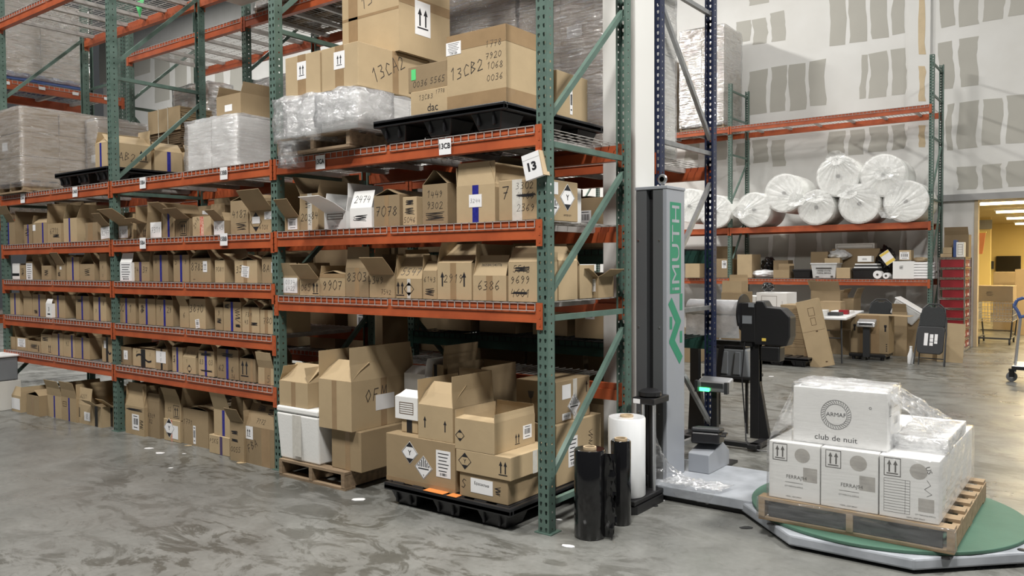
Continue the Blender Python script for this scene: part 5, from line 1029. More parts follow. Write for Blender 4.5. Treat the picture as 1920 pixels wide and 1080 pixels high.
for i in range(3):
    c, w_, d_, h_ = crt(FX[i]+.003, FX[i+1]-.003, .725, 1.30, zf, .566, 'carton_white'); F = Face((-w_/2, -d_/2, 0), (1, 0, 0), (0, 0, 1), w_, h_); q = MB()
    arrows2(q, F, w_*.22, h_*.82, h_*.23, frame=True)
    if i < 2:
        ptext(q, F, 'FERRAJ94', w_*.55, h_*.40, h_*.08, maxw=w_*.4); rect(q, F, w_*.5, h_*.31, w_*.35, .002); ptext(q, F, 'QTY PARFUM & AMPOUL', w_*.5, h_*.24, h_*.028, maxw=w_*.36); ptext(q, F, '100ML | EDP SPRAY', w_*.5, h_*.06, h_*.03, maxw=w_*.4)
    else:
        for r_ in range(13): rect(q, F, w_*.30, h_*(.63-.045*r_), w_*.44, .0016)
        for xx in (.08, .44, .52): rect(q, F, w_*xx, h_*.36, .0016, h_*.54)
        ptext(q, F, 'US', w_*.83, h_*.84, h_*.07, rot=-1.2); ptext(q, F, '100ML | EDP SPRAY', w_*.62, h_*.04, h_*.03, maxw=w_*.5); ptext(q, F, 'QTY PARFUM & AMPOUL', w_*.78, h_*.11, h_*.026, maxw=w_*.34)
        ribbon(q, F, [(w_*.8, h_*.68), (w_*.86, h_*.6), (w_*.76, h_*.53), (w_*.88, h_*.46), (w_*.8, h_*.42)], .002)
    obj('print', q, 'ink_soft', c)
    q = MB(); cx, cy, rr = w_*.66, h_*.80, w_*.15; n0 = len(q.v); poly(q, F, [(cx+rr*math.cos(a*math.pi/9)*(1 if i < 2 or a % 2 else .97), cy+rr*math.sin(a*math.pi/9)*.95) for a in range(18)], .0008); poly(q, F, [(w_*.68, h_*.36), (w_*.95, h_*.36), (w_*.95, h_*.6), (w_*.68, h_*.6)] if i < 2 else [(w_*.66, h_*.17), (w_*.92, h_*.17), (w_*.92, h_*.38), (w_*.66, h_*.38)], .0008)
    obj('picture_print', q, 'print_soft', c)
for i in range(2): crt(1.06+.44*i, 1.06+.44*i+.43, 1.31, 1.86, zf, .56, 'carton_white')
crt(1.50, 1.93, 1.02, 1.62, .567, .635, 'carton_white')
c, w_, d_, h_ = crt(1.168, 1.668, .785, 1.10, .568, .885, 'carton_white'); F = Face((-w_/2, -d_/2, 0), (1, 0, 0), (0, 0, 1), w_, h_); q = MB()
cx, cy = w_*.47, h_*.55
for r_ in (.081, .059): ribbon(q, F, [(cx+r_*math.cos(a*math.pi/24), cy+r_*math.sin(a*math.pi/24)) for a in range(49)], .002)
for a in range(34):
    t = a*math.pi/17; ribbon(q, F, [(cx+.063*math.cos(t), cy+.063*math.sin(t)), (cx+.077*math.cos(t+.12), cy+.077*math.sin(t+.12))], .0026)
ptext(q, F, 'ARMAF', cx, cy, .022, wide=1.05); ptext(q, F, 'club de nuit', cx-.0, h_*.13, .030, wide=1.12); ribbon(q, F, [(w_*.83+.006*math.cos(a), h_*.72+.006*math.sin(a)) for a in [k*.63 for k in range(11)]], .002)
obj('print', q, 'ink', c); FR = Face((w_/2, -d_/2, 0), (0, 1, 0), (0, 0, 1), d_, h_); q = MB(); arrows2(q, FR, d_*.25, h_*.68, h_*.22); barcode(q, FR, d_*.65, h_*.45, d_*.3, h_*.12, .001); rect(q, FR, d_*.65, h_*.7, d_*.3, .004, .001); obj('print', q, 'ink_soft', c)
O_ = Vector((1.50, 1.29, .1045)); P = []
P += boxpts(1.046, 1.935, .725, 1.86, .20, .56) + boxpts(1.168, 1.668, .785, 1.10, .6, .887) + boxpts(1.5, 1.93, 1.02, 1.62, .6, .636)
film(ld, [Vector(p)-O_ for p in boxpts(1.046, 1.935, .725, 1.86, .20, .568)], 'film_clear', 6, .009, .006, 51)
film(ld, [Vector(p)-O_ for p in boxpts(1.168, 1.668, .785, 1.10, .575, .889)], 'film_clear', 6, .008, .006, 55)
sheet('film_web', ld, [Vector(p)-O_ for p in ((1.16, .78, .86), (1.16, 1.05, .86), (1.045, 1.25, .58), (1.045, .73, .58))], 12, 10, 'film_clear', .012, 7)
sheet('film_web', ld, [Vector(p)-O_ for p in ((1.68, .80, .86), (1.68, 1.10, .88), (1.92, 1.55, .62), (1.90, 1.0, .60))], 14, 14, 'film_bag', .020, 8)
film(ld, [Vector(p)-O_ for p in boxpts(1.175, 1.66, .80, 1.09, .888, .905)], 'film_bag', 5, .014, .004, 52, 'film_fold', 2); film(ld, [Vector(p)-O_ for p in boxpts(1.68, 1.93, .9, 1.5, .58, .64)], 'film_bag', 5, .022, .004, 53, 'film_fold', 2)
film(ld, [Vector(p)-O_ for p in boxpts(1.0, 2.0, .695, .74, .125, .23)], 'film_clear', 5, .012, .004, 54, 'film_skirt', 2)
# ------------------------------------------------------------------ film unwinder behind the navy frame
uw = thing('film_unwinder', 'black film unwinding machine with a silver film roll behind the navy frame', 'machine', (.10, 3.05, 0))
m = MB(); m.box(-.03, .05, -.03, .05, .05, 1.0); m.prism([(-.03, .05), (.14, .05), (.05, .55), (.05, .9), (-.03, .9)], -.02, .04, 'y'); bevel(obj('post', m, 'black_metal', uw), .004)
m = MB(); m.prism([(-.62, .05), (-.45, .05), (-.52, .55), (-.52, .9), (-.60, .9), (-.60, .5)], -.02, .04, 'y'); obj('post', m, 'black_metal', uw)
m = MB(); m.box(-.62, .16, -.30, -.24, .02, .06); m.box(.06, .14, -.34, .36, .02, .06); m.box(-.62, -.54, -.3, .36, .02, .06); bevel(obj('foot_frame', m, 'black_metal', uw), .006)
m = MB(); m.prism([(.02, .88), (.30, .88), (.33, .96), (.33, 1.13), (.26, 1.20), (.13, 1.21), (.10, 1.26), (.03, 1.26)], -.07, .09, 'y'); bevel(obj('gearbox', m, 'black_metal', uw), .01)
m = MB(); m.box(.07, .24, -.06, .08, .74, .87); bevel(obj('motor', m, 'black_metal', uw), .012)
m = MB(); m.box(-.10, .03, -.07, .08, .90, 1.24); bevel(obj('control_box', m, 'black_metal', uw), .005)
m = MB(); m.box(-.085, .0, -.073, -.0702, 1.06, 1.13); obj('rating_plate', m, 'grey_plastic', uw); m = MB(); m.box(-.03, .02, -.075, -.071, 1.205, 1.24); obj('brand_plate', m, 'grey_plastic', uw)
m = MB(); m.box(.09, .125, -.0735, -.0702, .915, .94); obj('button', m, 'yellow_label', uw)
m = MB(); m.lathe([(.165, 0), (.165, .012), (.02, .014)], axis='x', n=36); obj('flange_disc', m, 'black_plastic', uw, (-.11, .01, 1.15), smooth=True)
m = MB(); m.lathe([(.112, -.50), (.112, .0)], axis='x', n=32); obj('film_roll', m, 'foil', uw, (-.11, .01, 1.15), smooth=True)
sheet('film_web', uw, [(-.60, -.10, 1.13), (-.11, -.10, 1.13), (-.09, -.12, .93), (-.60, -.12, .93)], 14, 6, 'foil', .006, 6)
m = MB(); m.box(-.64, .0, -.06, .04, .86, .90); obj('cross_bar', m, 'black_metal', uw)
m = MB(); m.tube([(-.06, -.08, .9), (-.07, -.12, .6), (-.03, -.14, .2), (.0, -.2, .06), (.12, -.32, .02), (.28, -.28, .015), (.33, -.18, .015)], .006, 6); obj('cable', m, 'black_plastic', uw)
tb = thing('storage_tub', 'grey lidded plastic tub strapped with black band under the unwinder', 'tub', (-.30, 3.55, .515))
m = MB(); m.hexa([(-.23, -.16, 0), (.23, -.16, 0), (.23, .16, 0), (-.23, .16, 0), (-.18, -.12, .27), (.18, -.12, .27), (.18, .12, .27), (-.18, .12, .27)]); bevel(obj('body', m, 'grey_plastic', tb), .02, 3)
for x in (-.14, -.02, .1):
    m = MB(); m.hexa([(x-.035, -.17, .03), (x+.035, -.17, .03), (x+.035, -.15, .03), (x-.035, -.15, .03), (x-.026, -.135, .24), (x+.026, -.135, .24), (x+.026, -.12, .24), (x-.026, -.12, .24)]); bevel(obj('rib', m, 'grey_plastic', tb), .006)
m = MB(); m.box(-.24, .24, -.175, .17, -.012, .02); bevel(obj('rim', m, 'dark_grey_plastic', tb), .008); m = MB(); m.box(-.17, .17, -.12, .12, .27, .30); bevel(obj('lid', m, 'black_plastic', tb), .01)
m = MB(); m.hexa([(-.10, -.182, -.01), (-.05, -.182, -.01), (-.05, -.17, -.01), (-.10, -.17, -.01), (-.08, -.133, .30), (-.03, -.133, .30), (-.03, -.12, .30), (-.08, -.12, .30)]); obj('strap', m, 'black_metal', tb)
st_ = thing('stool', 'low black stool carrying the grey tub', 'stool', (-.30, 3.55, 0)); m = MB(); m.box(-.22, .22, -.16, .16, .475, .50); obj('seat', m, 'black_metal', st_)
for sx in (-.19, .19):
    for sy in (-.13, .13): m = MB(); m.box(sx-.012, sx+.012, sy-.012, sy+.012, 0, .475); obj('leg', m, 'black_metal', st_)
# ------------------------------------------------------------------ far rack contents
def foam_roll(i, u, v, r, label, L=.95, knot=(.0, .0), Y=11.9):
    c = at(u, v, Y); c.z = max(c.z, 2.302+r); t = thing('foam_roll', label, 'foam roll', (c.x, Y, c.z-r), 0, 'bagged foam rolls on the far rack'); b = MB()
    n = 36; prof = [(.03, .03), (r*.6, .012), (r*.93, .0), (r, .05), (r*1.01, L*.5), (r, L-.05), (r*.9, L), (.03, L)]
    b.lathe(prof, (0, 0, r), n, 'y'); obj('roll', b, 'foam_roll', t, smooth=True)
    k = MB(); k.lathe([(.035, -.004), (.035, .05)], (0, 0.0, r), 14, 'y'); obj('core', k, 'black_plastic', t)
    # gathered bag: radial pleats towards the knot
    f = MB(); kx, kz = knot; rows = 7; nn = 48; rr = random.Random(i)
    for a in range(rows):
        s = a/(rows-1)
        for j in range(nn):
            th = 2*math.pi*j/nn; R_ = r*1.015; px = kx*r+(R_*math.cos(th)-kx*r)*(s**.8); pz = kz*r+(R_*math.sin(th)-kz*r)*(s**.8)
            y = -.012-.05*(1-s)**2 + (.003*(j % 2)+.004*rr.random())*(1-.6*s)*(-1 if j % 3 else 1)*(.4+.6*s)
            f.v.append((px, y, pz+r))
    for a in range(rows-1):
        for j in range(nn): f.f.append((a*nn+j, a*nn+(j+1) % nn, (a+1)*nn+(j+1) % nn, (a+1)*nn+j)); f.m.append(0)
    obj('bag', f, 'foam_bag', t, smooth=False)
    if knot != (0., 0.):
        g_ = MB(); nn = 14
        for a in range(4):
            for j in range(nn):
                th = 2*math.pi*j/nn; q = (.015+.042*a)*(1+.5*rr.random()); g_.v.append((kx*r+q*math.cos(th), -.05-.03*a+.03*rr.random(), kz*r+q*math.sin(th)*.7+r))
        for a in range(3):
            for j in range(nn): g_.f.append((a*nn+j, a*nn+(j+1) % nn, (a+1)*nn+(j+1) % nn, (a+1)*nn+j)); g_.m.append(0)
        obj('bag_knot', g_, 'foam_bag', t)
    return t
RS = [(1292, 386, .36, 'bagged white foam roll behind the wrapping machine mast', (0, 0)), (1341, 397, .34, 'bagged white foam roll behind the navy post', (0, 0)),
 (1413, 396, .345, 'bagged white foam roll touching the far green post, lower row', (-.6, -.1)), (1470, 362, .375, 'bagged white foam roll riding between the two leftmost lower rolls', (.75, -.4)), (1530, 394, .335, 'bagged white foam roll with a big crumpled knot, second in the lower row', (.0, .6)),
 (1571, 330, .385, 'bagged white foam roll with a knot on top, left of the two upper rolls', (.0, .85)), (1611, 388, .365, 'bagged white foam roll under the gap of the two upper rolls', (-.5, .6)), (1655, 329, .385, 'bagged white foam roll, right of the two upper rolls', (.1, .1)), (1698, 383, .37, 'bagged white foam roll at the right end of the lower row', (-.7, -.5))]
for i, (u, v, r, l, k) in enumerate(RS): foam_roll(i, u, v, r, l, knot=(float(k[0]), float(k[1])))
wrapped(-4.85, -3.88, 12.0, 12.95, 4.375, 6.45, 2, 2, 5, 'tall brown wrapped load on the top of the far rack', 'cardboard_2', 'film_shiny', amp=.02, seed=61)
wrapped(-5.5, -5.0, 12.1, 12.95, 4.375, 5.9, 1, 2, 4, 'shaded brown stack left of the tall wrapped load on the far rack', 'cardboard_3', 'film_clear', amp=.02, seed=62, pallet=False)
ZL = 1.2825; YF = 12.02
def fb(u0, u1, v0, label, d=.4, Y=YF, flaps='', marks=(), cm=None, z=ZL, v1=None, name='cardboard_box'):
    if v1 is not None: z = at((u0+u1)/2, v1, Y).z
    x0 = at(u0, v0, Y).x; x1 = at(u1, v0, Y).x; h = at((u0+u1)/2, v0, Y).z-z; return carton(x0, x1, Y, d, z, max(h, .02), flaps, marks, label, cm, name)
fb(1382, 1410, 477, 'tall brown box beside the far green post on the misc shelf', .5, cm='cardboard_2')
fb(1285, 1312, 475, 'tall pale box on the far shelf behind the machine mast', .45, Y=11.9, z=1.2825, cm='cardboard_2')
fb(1340, 1370, 485, 'dark box with a paper on the far shelf left of the far green post', .4, cm='cardboard_3', marks=[('lab', .6, .7, .3, .4, 'bc')])
fb(1335, 1370, 462, 'dark open box at the back of the far shelf', .3, Y=12.5, cm='cardboard_3')
fb(1450, 1480, 506, 'low brown open tray on the misc shelf', .3, flaps='B0:.12 R0:.08', cm='cardboard_1')
fb(1450, 1478, 488, 'brown box behind the low tray on the misc shelf', .3, Y=12.4, cm='cardboard_3')
def bin_(u0, u1, v0, label, m, tap=.85, d=.36, Y=YF, z=ZL, rim=True, cat='bin'):
    x0 = at(u0, v0, Y).x; x1 = at(u1, v0, Y).x; h = at((u0+u1)/2, v0, Y).z-z; w = (x1-x0)/2
    t = thing('plastic_bin', label, cat, ((x0+x1)/2, Y+d/2, z)); b = MB(); q = d/2
    b.hexa([(-w*tap, -q*tap, 0), (w*tap, -q*tap, 0), (w*tap, q*tap, 0), (-w*tap, q*tap, 0), (-w, -q, h), (w, -q, h), (w, q, h), (-w, q, h)]); bevel(obj('body', b, m, t), .012)
    if rim: b = MB(); b.box(-w*1.03, w*1.03, -q*1.03, q*1.03, h-.03, h); bevel(obj('rim', b, m, t), .005)
    return t, w, q, h
bin_(1486, 1520, 505, 'black plastic bin on the misc shelf left of the grey mail tub', 'black_plastic')
t, w_, q_, h_ = bin_(1520, 1569, 493, 'grey tapered mail tub with black print on the misc shelf', 'clear_plastic', .86)
F = Face((-w_*.86, -q_*.86, 0), (1, 0, 0), Vector((0, -q_*.14, h_)), w_*1.72, h_); q = MB()
for k, s in enumerate(('UNITED STATES', 'POSTAL SERVICE')): ptext(q, F, s, F.w*.5, h_*(.50-.15*k), h_*.09, .006, bold=.02, maxw=F.w*.62)
rect(q, F, F.w*.5, h_*.66, F.w*.7, h_*.09, .006); rect(q, F, F.w*.2, h_*.1, F.w*.16, h_*.07, .006); rect(q, F, F.w*.85, h_*.12, F.w*.1, h_*.12, .006); obj('print', q, 'ink_soft', t)
fb(1568, 1594, 502, 'small kraft box right of the grey mail tub', .3, cm='cardboard_2')
t, w_, q_, h_ = bin_(1598, 1648, 503, 'black plastic tote with pale trays stacked on it', 'black_plastic', .92)
for k in range(3): b = MB(); b.box(-w_*(.9-.04*k), w_*(.9-.04*k), -q_*.9, q_*.9, h_+.001+.03*k, h_+.026+.03*k); bevel(obj('tray', b, 'white_plastic' if k != 1 else 'dark_grey_plastic', t), .006)
fb(1608, 1634, 480, 'white labelled carton on the stacked trays', .2, v1=491, cm='carton_white', marks=[('pt', 'IIIIIII', .5, .45, .3)])
fb(1674, 1714, 490, 'white storage box with a thin sketch on its front', .35, cm='carton_white', marks=[('scr', .4, .65, .2, .2)])
fb(1686, 1708, 469, 'small box with a white panel on the white storage box', .25, v1=488, cm='cardboard_2', marks=[('lab', .45, .45, .8, .75, 'bc')])
fb(1520, 1552, 472, 'brown box at the back behind the grey mail tub', .3, Y=12.42, cm='cardboard_1')
fb(1546, 1575, 484, 'small tan carton with an open slot above the mail tub', .2, Y=12.25, cm='cardboard_2', v1=494)
fb(1566, 1640, 456, 'row of small framed pictures piled at the back of the misc shelf', .2, Y=12.6, cm='carton_offwhite', marks=[('lines', .5, .5, .9, .5, 1)], v1=468)
fb(1560, 1650, 466, 'long dark box under the framed pictures', .3, Y=12.55, cm='cardboard_3')
for k in range(6):
    e = at(1714+1.2*(k % 2), 496+5.2*k, YF); b = MB(); b.box(-.02, .30, 0, .28, -.022, .022); o = bevel(obj('envelope_stack', b, 'paper', None, (e.x, YF, 1.2825+.026+.05*(5-k))), .01)
    tag(o, ('topmost', 'second', 'third', 'fourth', 'fifth', 'lowest')[k]+' white envelope bundle in the pile at the shelf right end', 'envelopes', 'envelope bundles on the misc shelf')
def paper_roll(u, v, r, label, Y=YF):
    c = at(u, v, Y); t = thing('paper_roll', label, 'paper roll', (c.x, Y, ZL)); b = MB(); b.lathe([(.02, .0), (r, 0), (r, .2), (.02, .2)], (0, 0, r), 24, 'y'); obj('roll', b, 'paper', t, smooth=True); b = MB(); b.lathe([(.021, -.003), (.021, .01)], (0, 0, r), 12, 'y'); obj('core', b, 'ink_soft', t)
paper_roll(1645, 514, .075, 'white paper roll at the front edge of the misc shelf'); paper_roll(1661, 514, .055, 'smaller white roll beside the paper roll')
def bag(u0, u1, v0, v1, Y, d, label, m, seed, name='plastic_bag', cat='bag', z=None, amp=.035):
    a = at(u0, v1, Y); b = at(u1, v0, Y); zb = a.z if z is None else z; t = thing(name, label, cat, ((a.x+b.x)/2, Y+d/2, zb)); w = (b.x-a.x)/2; h = b.z-zb
    bm = bmesh.new(); bmesh.ops.create_icosphere(bm, subdivisions=4, radius=1)
    for v in bm.verts:
        n_ = noise.noise(v.co*2.2+Vector((seed*3., 0, 0)))*.28+noise.noise(v.co*6+Vector((seed, 2, 0)))*.13; p = v.co*(1+n_); v.co = Vector((p.x*w, p.y*d/2, max(0, (p.z*.5+.5)*h)))
    me = bpy.data.meshes.new('bag'); bm.to_mesh(me); bm.free(); me.materials.append(MATS[m]); me.polygons.foreach_set('use_smooth', [True]*len(me.polygons)); put('body', me, t); return t
bag(1400, 1448, 506, 521, YF, .35, 'crumpled white plastic bag at the left of the misc shelf', 'white_plastic', 1, z=ZL)
bag(1424, 1448, 482, 510, 12.35, .35, 'crumpled black plastic bag behind the white one', 'black_film', 2)
bag(1550, 1590, 468, 488, 12.3, .3, 'clear crumpled bag of bubble film above the mail tub', 'clear_plastic', 3)
bag(1640, 1676, 462, 500, 12.4, .35, 'black bag slumped behind the yellow labelled packet', 'black_film', 4, z=ZL)
e = at(1664, 483, 12.2); b = MB(); b.box(-.09, .09, -.012, .012, -.12, .12); o = thing('packet', 'white and yellow packet leaning on the black bag', 'packet', e); obj('sleeve', b, 'paper', o, rot=(0, math.radians(-35), 0)); b = MB(); b.box(-.088, .088, -.0135, -.0125, -.115, -.06); b.box(-.088, .088, -.0135, -.0125, .07, .115); obj('band', b, 'yellow_label', o, rot=(0, math.radians(-35), 0))
bag(1706, 1740, 482, 492, 12.1, .25, 'flattened tan paper bag beside the post on the misc shelf', 'core_board', 5)
# ------------------------------------------------------------------ goods on the floor in front of the far rack
fl = 'plain brown boxes stacked on the floor left of the leaning board'
def gb_(u0, u1, v0, v1, Y, d, label, **k):
    x0 = at(u0, v1, Y).x; x1 = at(u1, v1, Y).x; z = k.pop('z', None); zb = at((u0+u1)/2, v1, Y).z if z is None else z; zt = at((u0+u1)/2, v0, Y).z
    return carton(x0, x1, Y, d, zb, zt-zb, k.pop('flaps', ''), k.pop('marks', ()), label, k.pop('cm', 'cardboard_1'), **k), zt+.002
_, z1 = gb_(1463, 1525, 652, 686, 8.9, .5, 'bottom box of the brown stack left of the leaning board', z=0, cm='cardboard_1', marks=[('tape', 'tape_brown', .8, .06)])
_, z2 = gb_(1463, 1522, 624, 652, 8.9, .5, 'middle box of the brown stack left of the leaning board', z=z1, marks=[('lines', .45, .4, .6, .3, 2)])
_, z3 = gb_(1463, 1520, 572, 624, 8.9, .5, 'top box of the brown stack with a printed table', z=z2, cm='cardboard_1', marks=[('lines', .5, .55, .6, .55, 7), ('tape', 'tape_brown', .85, .08)])
lb = thing('leaning_carton', 'long flat brown carton leaning on the brown stack', 'box', (at(1545, 686, 8.78).x, 8.72, .0)); b = MB(); b.box(-.17, .17, -.05, .05, 0, 1.04); o = obj('body', b, 'cardboard_2', lb, rot=(math.radians(-3), math.radians(-14), .0)); bevel(o, .004)
F = Face((-.17, -.05, 0), (1, 0, 0), (0, 0, 1), .34, 1.04); q = MB(); outline(q, F, .2, .85, .09, .12, .006); outline(q, F, .2, .70, .07, .11, .006); rect(q, F, .17, .56, .34, .004); rect(q, F, .22, .545, .03, .02); rect(q, F, .26, .07, .03, .02); obj('print', q, 'print_brown', o)
plastic_pallet(at(1450, 680, 8.4).x, 9.0, 0, 1.0, 1.0, .14, 'dark plastic pallet on the floor under the brown box, in front of the far rack')
gb_(1420, 1465, 636, 680, 8.75, .45, 'brown box on the dark plastic pallet', z=.142, cm='cardboard_2')
_, zc = gb_(1390, 1417, 555, 640, 9.4, .4, 'tall white cabinet carton, left of the white pair', cm='carton_white', z=.0)
gb_(1418, 1475, 549, 640, 9.4, .5, 'wide white cabinet carton with small black marks', cm='carton_white', z=.0, marks=[('lines', .42, .7, .5, .5, 1), ('scr', .3, .75, .04, .1), ('scr', .85, .82, .03, .12)])
_, zq_ = gb_(1352, 1392, 548, 640, 8.9, .45, 'table height brown box below the pale open box', z=0, cm='cardboard_1'); gb_(1354, 1390, 527, 548, 8.92, .3, 'pale open box above the film unwinder', cm='cardboard_2', flaps='B0:.1', z=zq_)
bag(1425, 1445, 530, 547, 9.5, .3, 'pile of black cable on the white cabinet carton', 'black_film', 8, 'cable_pile', 'cables')
gb_(1283, 1305, 614, 688, 8.1, .45, 'tall brown box on the floor right of the machine mast', z=0, cm='cardboard_2')
gb_(1312, 1330, 590, 680, 8.6, .4, 'slim brown box on the floor left of the navy post', z=0, cm='cardboard_2')
# white folding table with odds and ends
tbx = thing('folding_table', 'white folding table with papers in front of the far rack', 'table', (-1.25, 10.2, 0), .12)
b = MB(); b.box(-.40, .42, -1.2, .9, .70, .74); bevel(obj('table_top', b, 'table_white', tbx), .012, 3)
for sy in (-.9, .6):
    for sx in (-.3, .3): b = MB(); b.tube([(sx, sy, .70), (sx*1.1, sy-.12, 0.012)], .013); obj('leg', b, 'dark_grey_plastic', tbx)
    b = MB(); b.tube([(-.31, sy-.05, .4), (.31, sy-.05, .4)], .009); obj('stretcher', b, 'dark_grey_plastic', tbx)
for k, (x, y, w_, d_, h_, mm, l) in enumerate(((-1.2, 9.35, .25, .3, .09, 'carton_white', 'small white carton'), (-1.0, 9.55, .2, .25, .05, 'dark_grey_plastic', 'black tool tray'), (-.95, 9.9, .14, .12, .07, 'red_box', 'small red pack'), (-1.05, 10.2, .3, .3, .04, 'paper', 'stack of paper'), (-1.3, 10.5, .35, .3, .18, 'cardboard_1', 'brown box with black tape'))):
    carton(x-w_/2, x+w_/2, y-d_/2, d_, .741, h_, '', [], l+' lying on the white folding table', mm, 'table_item')
# bench scale with a big slotted box behind it
sc = thing('platform_scale', 'floor scale with a steel display on a dark post in front of the slotted box', 'scale', (at(1625, 660, 10.0).x, 10.0, 0))
b = MB(); b.box(-.28, .28, .02, .55, .05, .10); bevel(obj('platform', b, 'black_metal', sc), .01); b = MB(); b.box(-.05, .05, -.04, .03, .06, .58); obj('post', b, 'dark_grey_plastic', sc)
b = MB(); b.hexa([(-.14, -.10, .54), (.14, -.10, .54), (.14, .06, .57), (-.14, .06, .57), (-.14, -.08, .62), (.14, -.08, .62), (.14, .06, .67), (-.14, .06, .67)]); bevel(obj('head', b, 'steel', sc), .016, 3); b = MB(); b.box(-.1, .1, -.097, -.094, .575, .605); obj('display', b, 'dark_grey_plastic', sc, rot=(0, 0, 0))
for sx in (-.22, .22):
    for sy in (.08, .48): b = MB(); b.lathe([(.03, 0), (.03, .05)], (sx, sy, 0), 12); obj('foot', b, 'black_plastic', sc)
sb = carton(at(1595, 650, 10.12).x, at(1666, 650, 10.12).x, 10.12, .40, .103, at(1630, 591, 10.12).z-.103, 'L95:.3 R92:.3', [('tape', 'tape_brown', .5, .3)], 'big brown box with keyhole slots standing on the scale', 'cardboard_1', closed=True)
wq = at(1666, 650, 10.12).x-at(1595, 650, 10.12).x; F = Face((-wq/2, -.2, 0), (1, 0, 0), (0, 0, 1), wq, .6); q = MB()
for x in (.06, wq-.05): rect(q, F, x, .40, .025, .08); rect(q, F, x, .45, .04, .04)
for k in range(4): rect(q, F, wq-.03, .05+.035*k, .018, .018)
obj('slots', q, 'ink', sb)
# folding chairs
def folding_chair(x, y, rz, lean, label, labels_):
    t = thing('folding_chair', label, 'chair', (x, y, 0), rz); L = math.radians(lean); R_ = (L, 0, 0)
    fr = MB(); fr.tube([(-.22, -.05, .01), (-.21, -.02, .5), (-.16, 0, .88), (-.08, 0, .95), (.08, 0, .95), (.16, 0, .88), (.21, -.02, .5), (.22, -.05, .01)], .012); obj('frame', fr, 'dark_grey_plastic', t, rot=R_)
    fr = MB(); fr.tube([(-.19, .06, .01), (-.18, .04, .72)], .011); fr.tube([(.19, .06, .01), (.18, .04, .72)], .011); fr.tube([(-.19, .06, .12), (.19, .06, .12)], .008); obj('rear_legs', fr, 'dark_grey_plastic', t, rot=R_)
    b = MB(); b.prism([(-.19, .60), (.19, .60), (.19, .78), (.14, .89), (.06, .93), (.04, .90), (-.04, .90), (-.06, .93), (-.14, .89), (-.19, .78)], -.03, .0); bevel(obj('backrest', b, 'chair_fabric', t, rot=R_), .012, 3)
    b = MB(); b.prism([(-.19, .22), (-.15, .18), (.15, .18), (.19, .22), (.20, .56), (.17, .60), (-.17, .60), (-.20, .56)], -.06, -.03); s_ = bevel(obj('seat', b, 'dark_grey_plastic', t, rot=R_), .012, 3)
    if labels_:
        for (a, c, w_, h_) in ((-.06, .40, .055, .19), (.02, .45, .05, .06), (.02, .39, .05, .05), (.02, .33, .05, .05), (.085, .46, .045, .05), (.085, .41, .045, .05), (.085, .36, .045, .04)):
            b = MB(); b.box(a-w_/2, a+w_/2, -.063, -.0605, c-h_/2, c+h_/2); obj('paper_label', b, 'paper', s_)
    return t
folding_chair(at(1742, 660, 9.7).x, 9.75, -.2, -10, 'dark folded chair with white stickers leaning by the red shelf', True)
folding_chair(at(1650, 640, 10.9).x, 10.95, .1, -3, 'grey padded folding chair behind the slotted box', False)
# cardboard offcuts leaning beside the chair
for k, (u, w_, h_, rz, l) in enumerate(((1788, .28, .62, .05, 'widest flat cardboard sheet leaning beside the red shelf'), (1772, .09, .50, .2, 'narrow cardboard strip leaning right of the folded chair'), (1764, .08, .46, .15, 'shortest cardboard strip behind the folded chair'), (1745, .3, .28, -.1, 'low bundle sheet of cardboard under the folded chair'))):
    p = at(u, 662, 10.5+.25*(k % 2)); t = thing('cardboard_sheet', l, 'cardboard', (p.x, 10.4+.2*(k % 2), 0), rz); b = MB(); b.box(-w_/2, w_/2, -.01, .01, 0, h_); obj('sheet', b, 'cardboard_2', t, rot=(math.radians(-9), math.radians(3), 0))
for k, (u0, u1, v0, v1, Y, cm, fl_, l) in enumerate(((1520, 1575, 545, 620, 11.2, 'cardboard_3', 'L20:.2 F30:.2', 'large dark open box under the far shelf'), (1572, 1600, 560, 640, 11.35, 'cardboard_1', 'L-30:.2 R20:.2', 'box with black taped cross behind the folding table'), (1672, 1700, 585, 665, 10.9, 'cardboard_1', 'F20:.15', 'brown box right of the slotted box'), (1702, 1722, 590, 665, 11.0, 'cardboard_3', 'F30:.1', 'dark box left of the folded chair'), (1555, 1592, 620, 668, 10.6, 'cardboard_3', '', 'dark box on the floor under the folding table'))):
    gb_(u0, u1, v0, v1, Y, .5, l, z=0, cm=cm, flaps=fl_)
e = at(1690, 565, 11.0); t = thing('clear_tote', 'tilted clear plastic tote lying on the boxes under the far shelf', 'tote', (e.x, 11.1, .62)); b = MB(); b.hexa([(-.2, -.15, 0), (.2, -.15, 0), (.2, .15, 0), (-.2, .15, 0), (-.24, -.18, .26), (.24, -.18, .26), (.24, .18, .26), (-.24, .18, .26)]); bevel(obj('body', b, 'clear_plastic', t, rot=(0, .55, 0)), .02); b = MB(); b.box(-.26, .26, -.2, .2, .26, .285); bevel(obj('rim', b, 'white_plastic', t, rot=(0, .55, 0)), .006)
bt = thing('bottle', 'white plastic bottle on the floor left of the folded chair', 'bottle', at(1708, 668, 9.9)); bt.location.z = 0; b = MB(); b.lathe([(.045, 0), (.05, .02), (.05, .13), (.025, .2), (.02, .24), (.014, .25)], n=18); obj('body', b, 'white_plastic', bt, smooth=True); b = MB(); b.lathe([(.021, .25), (.021, .275)], n=14); obj('cap', b, 'white_plastic', bt)
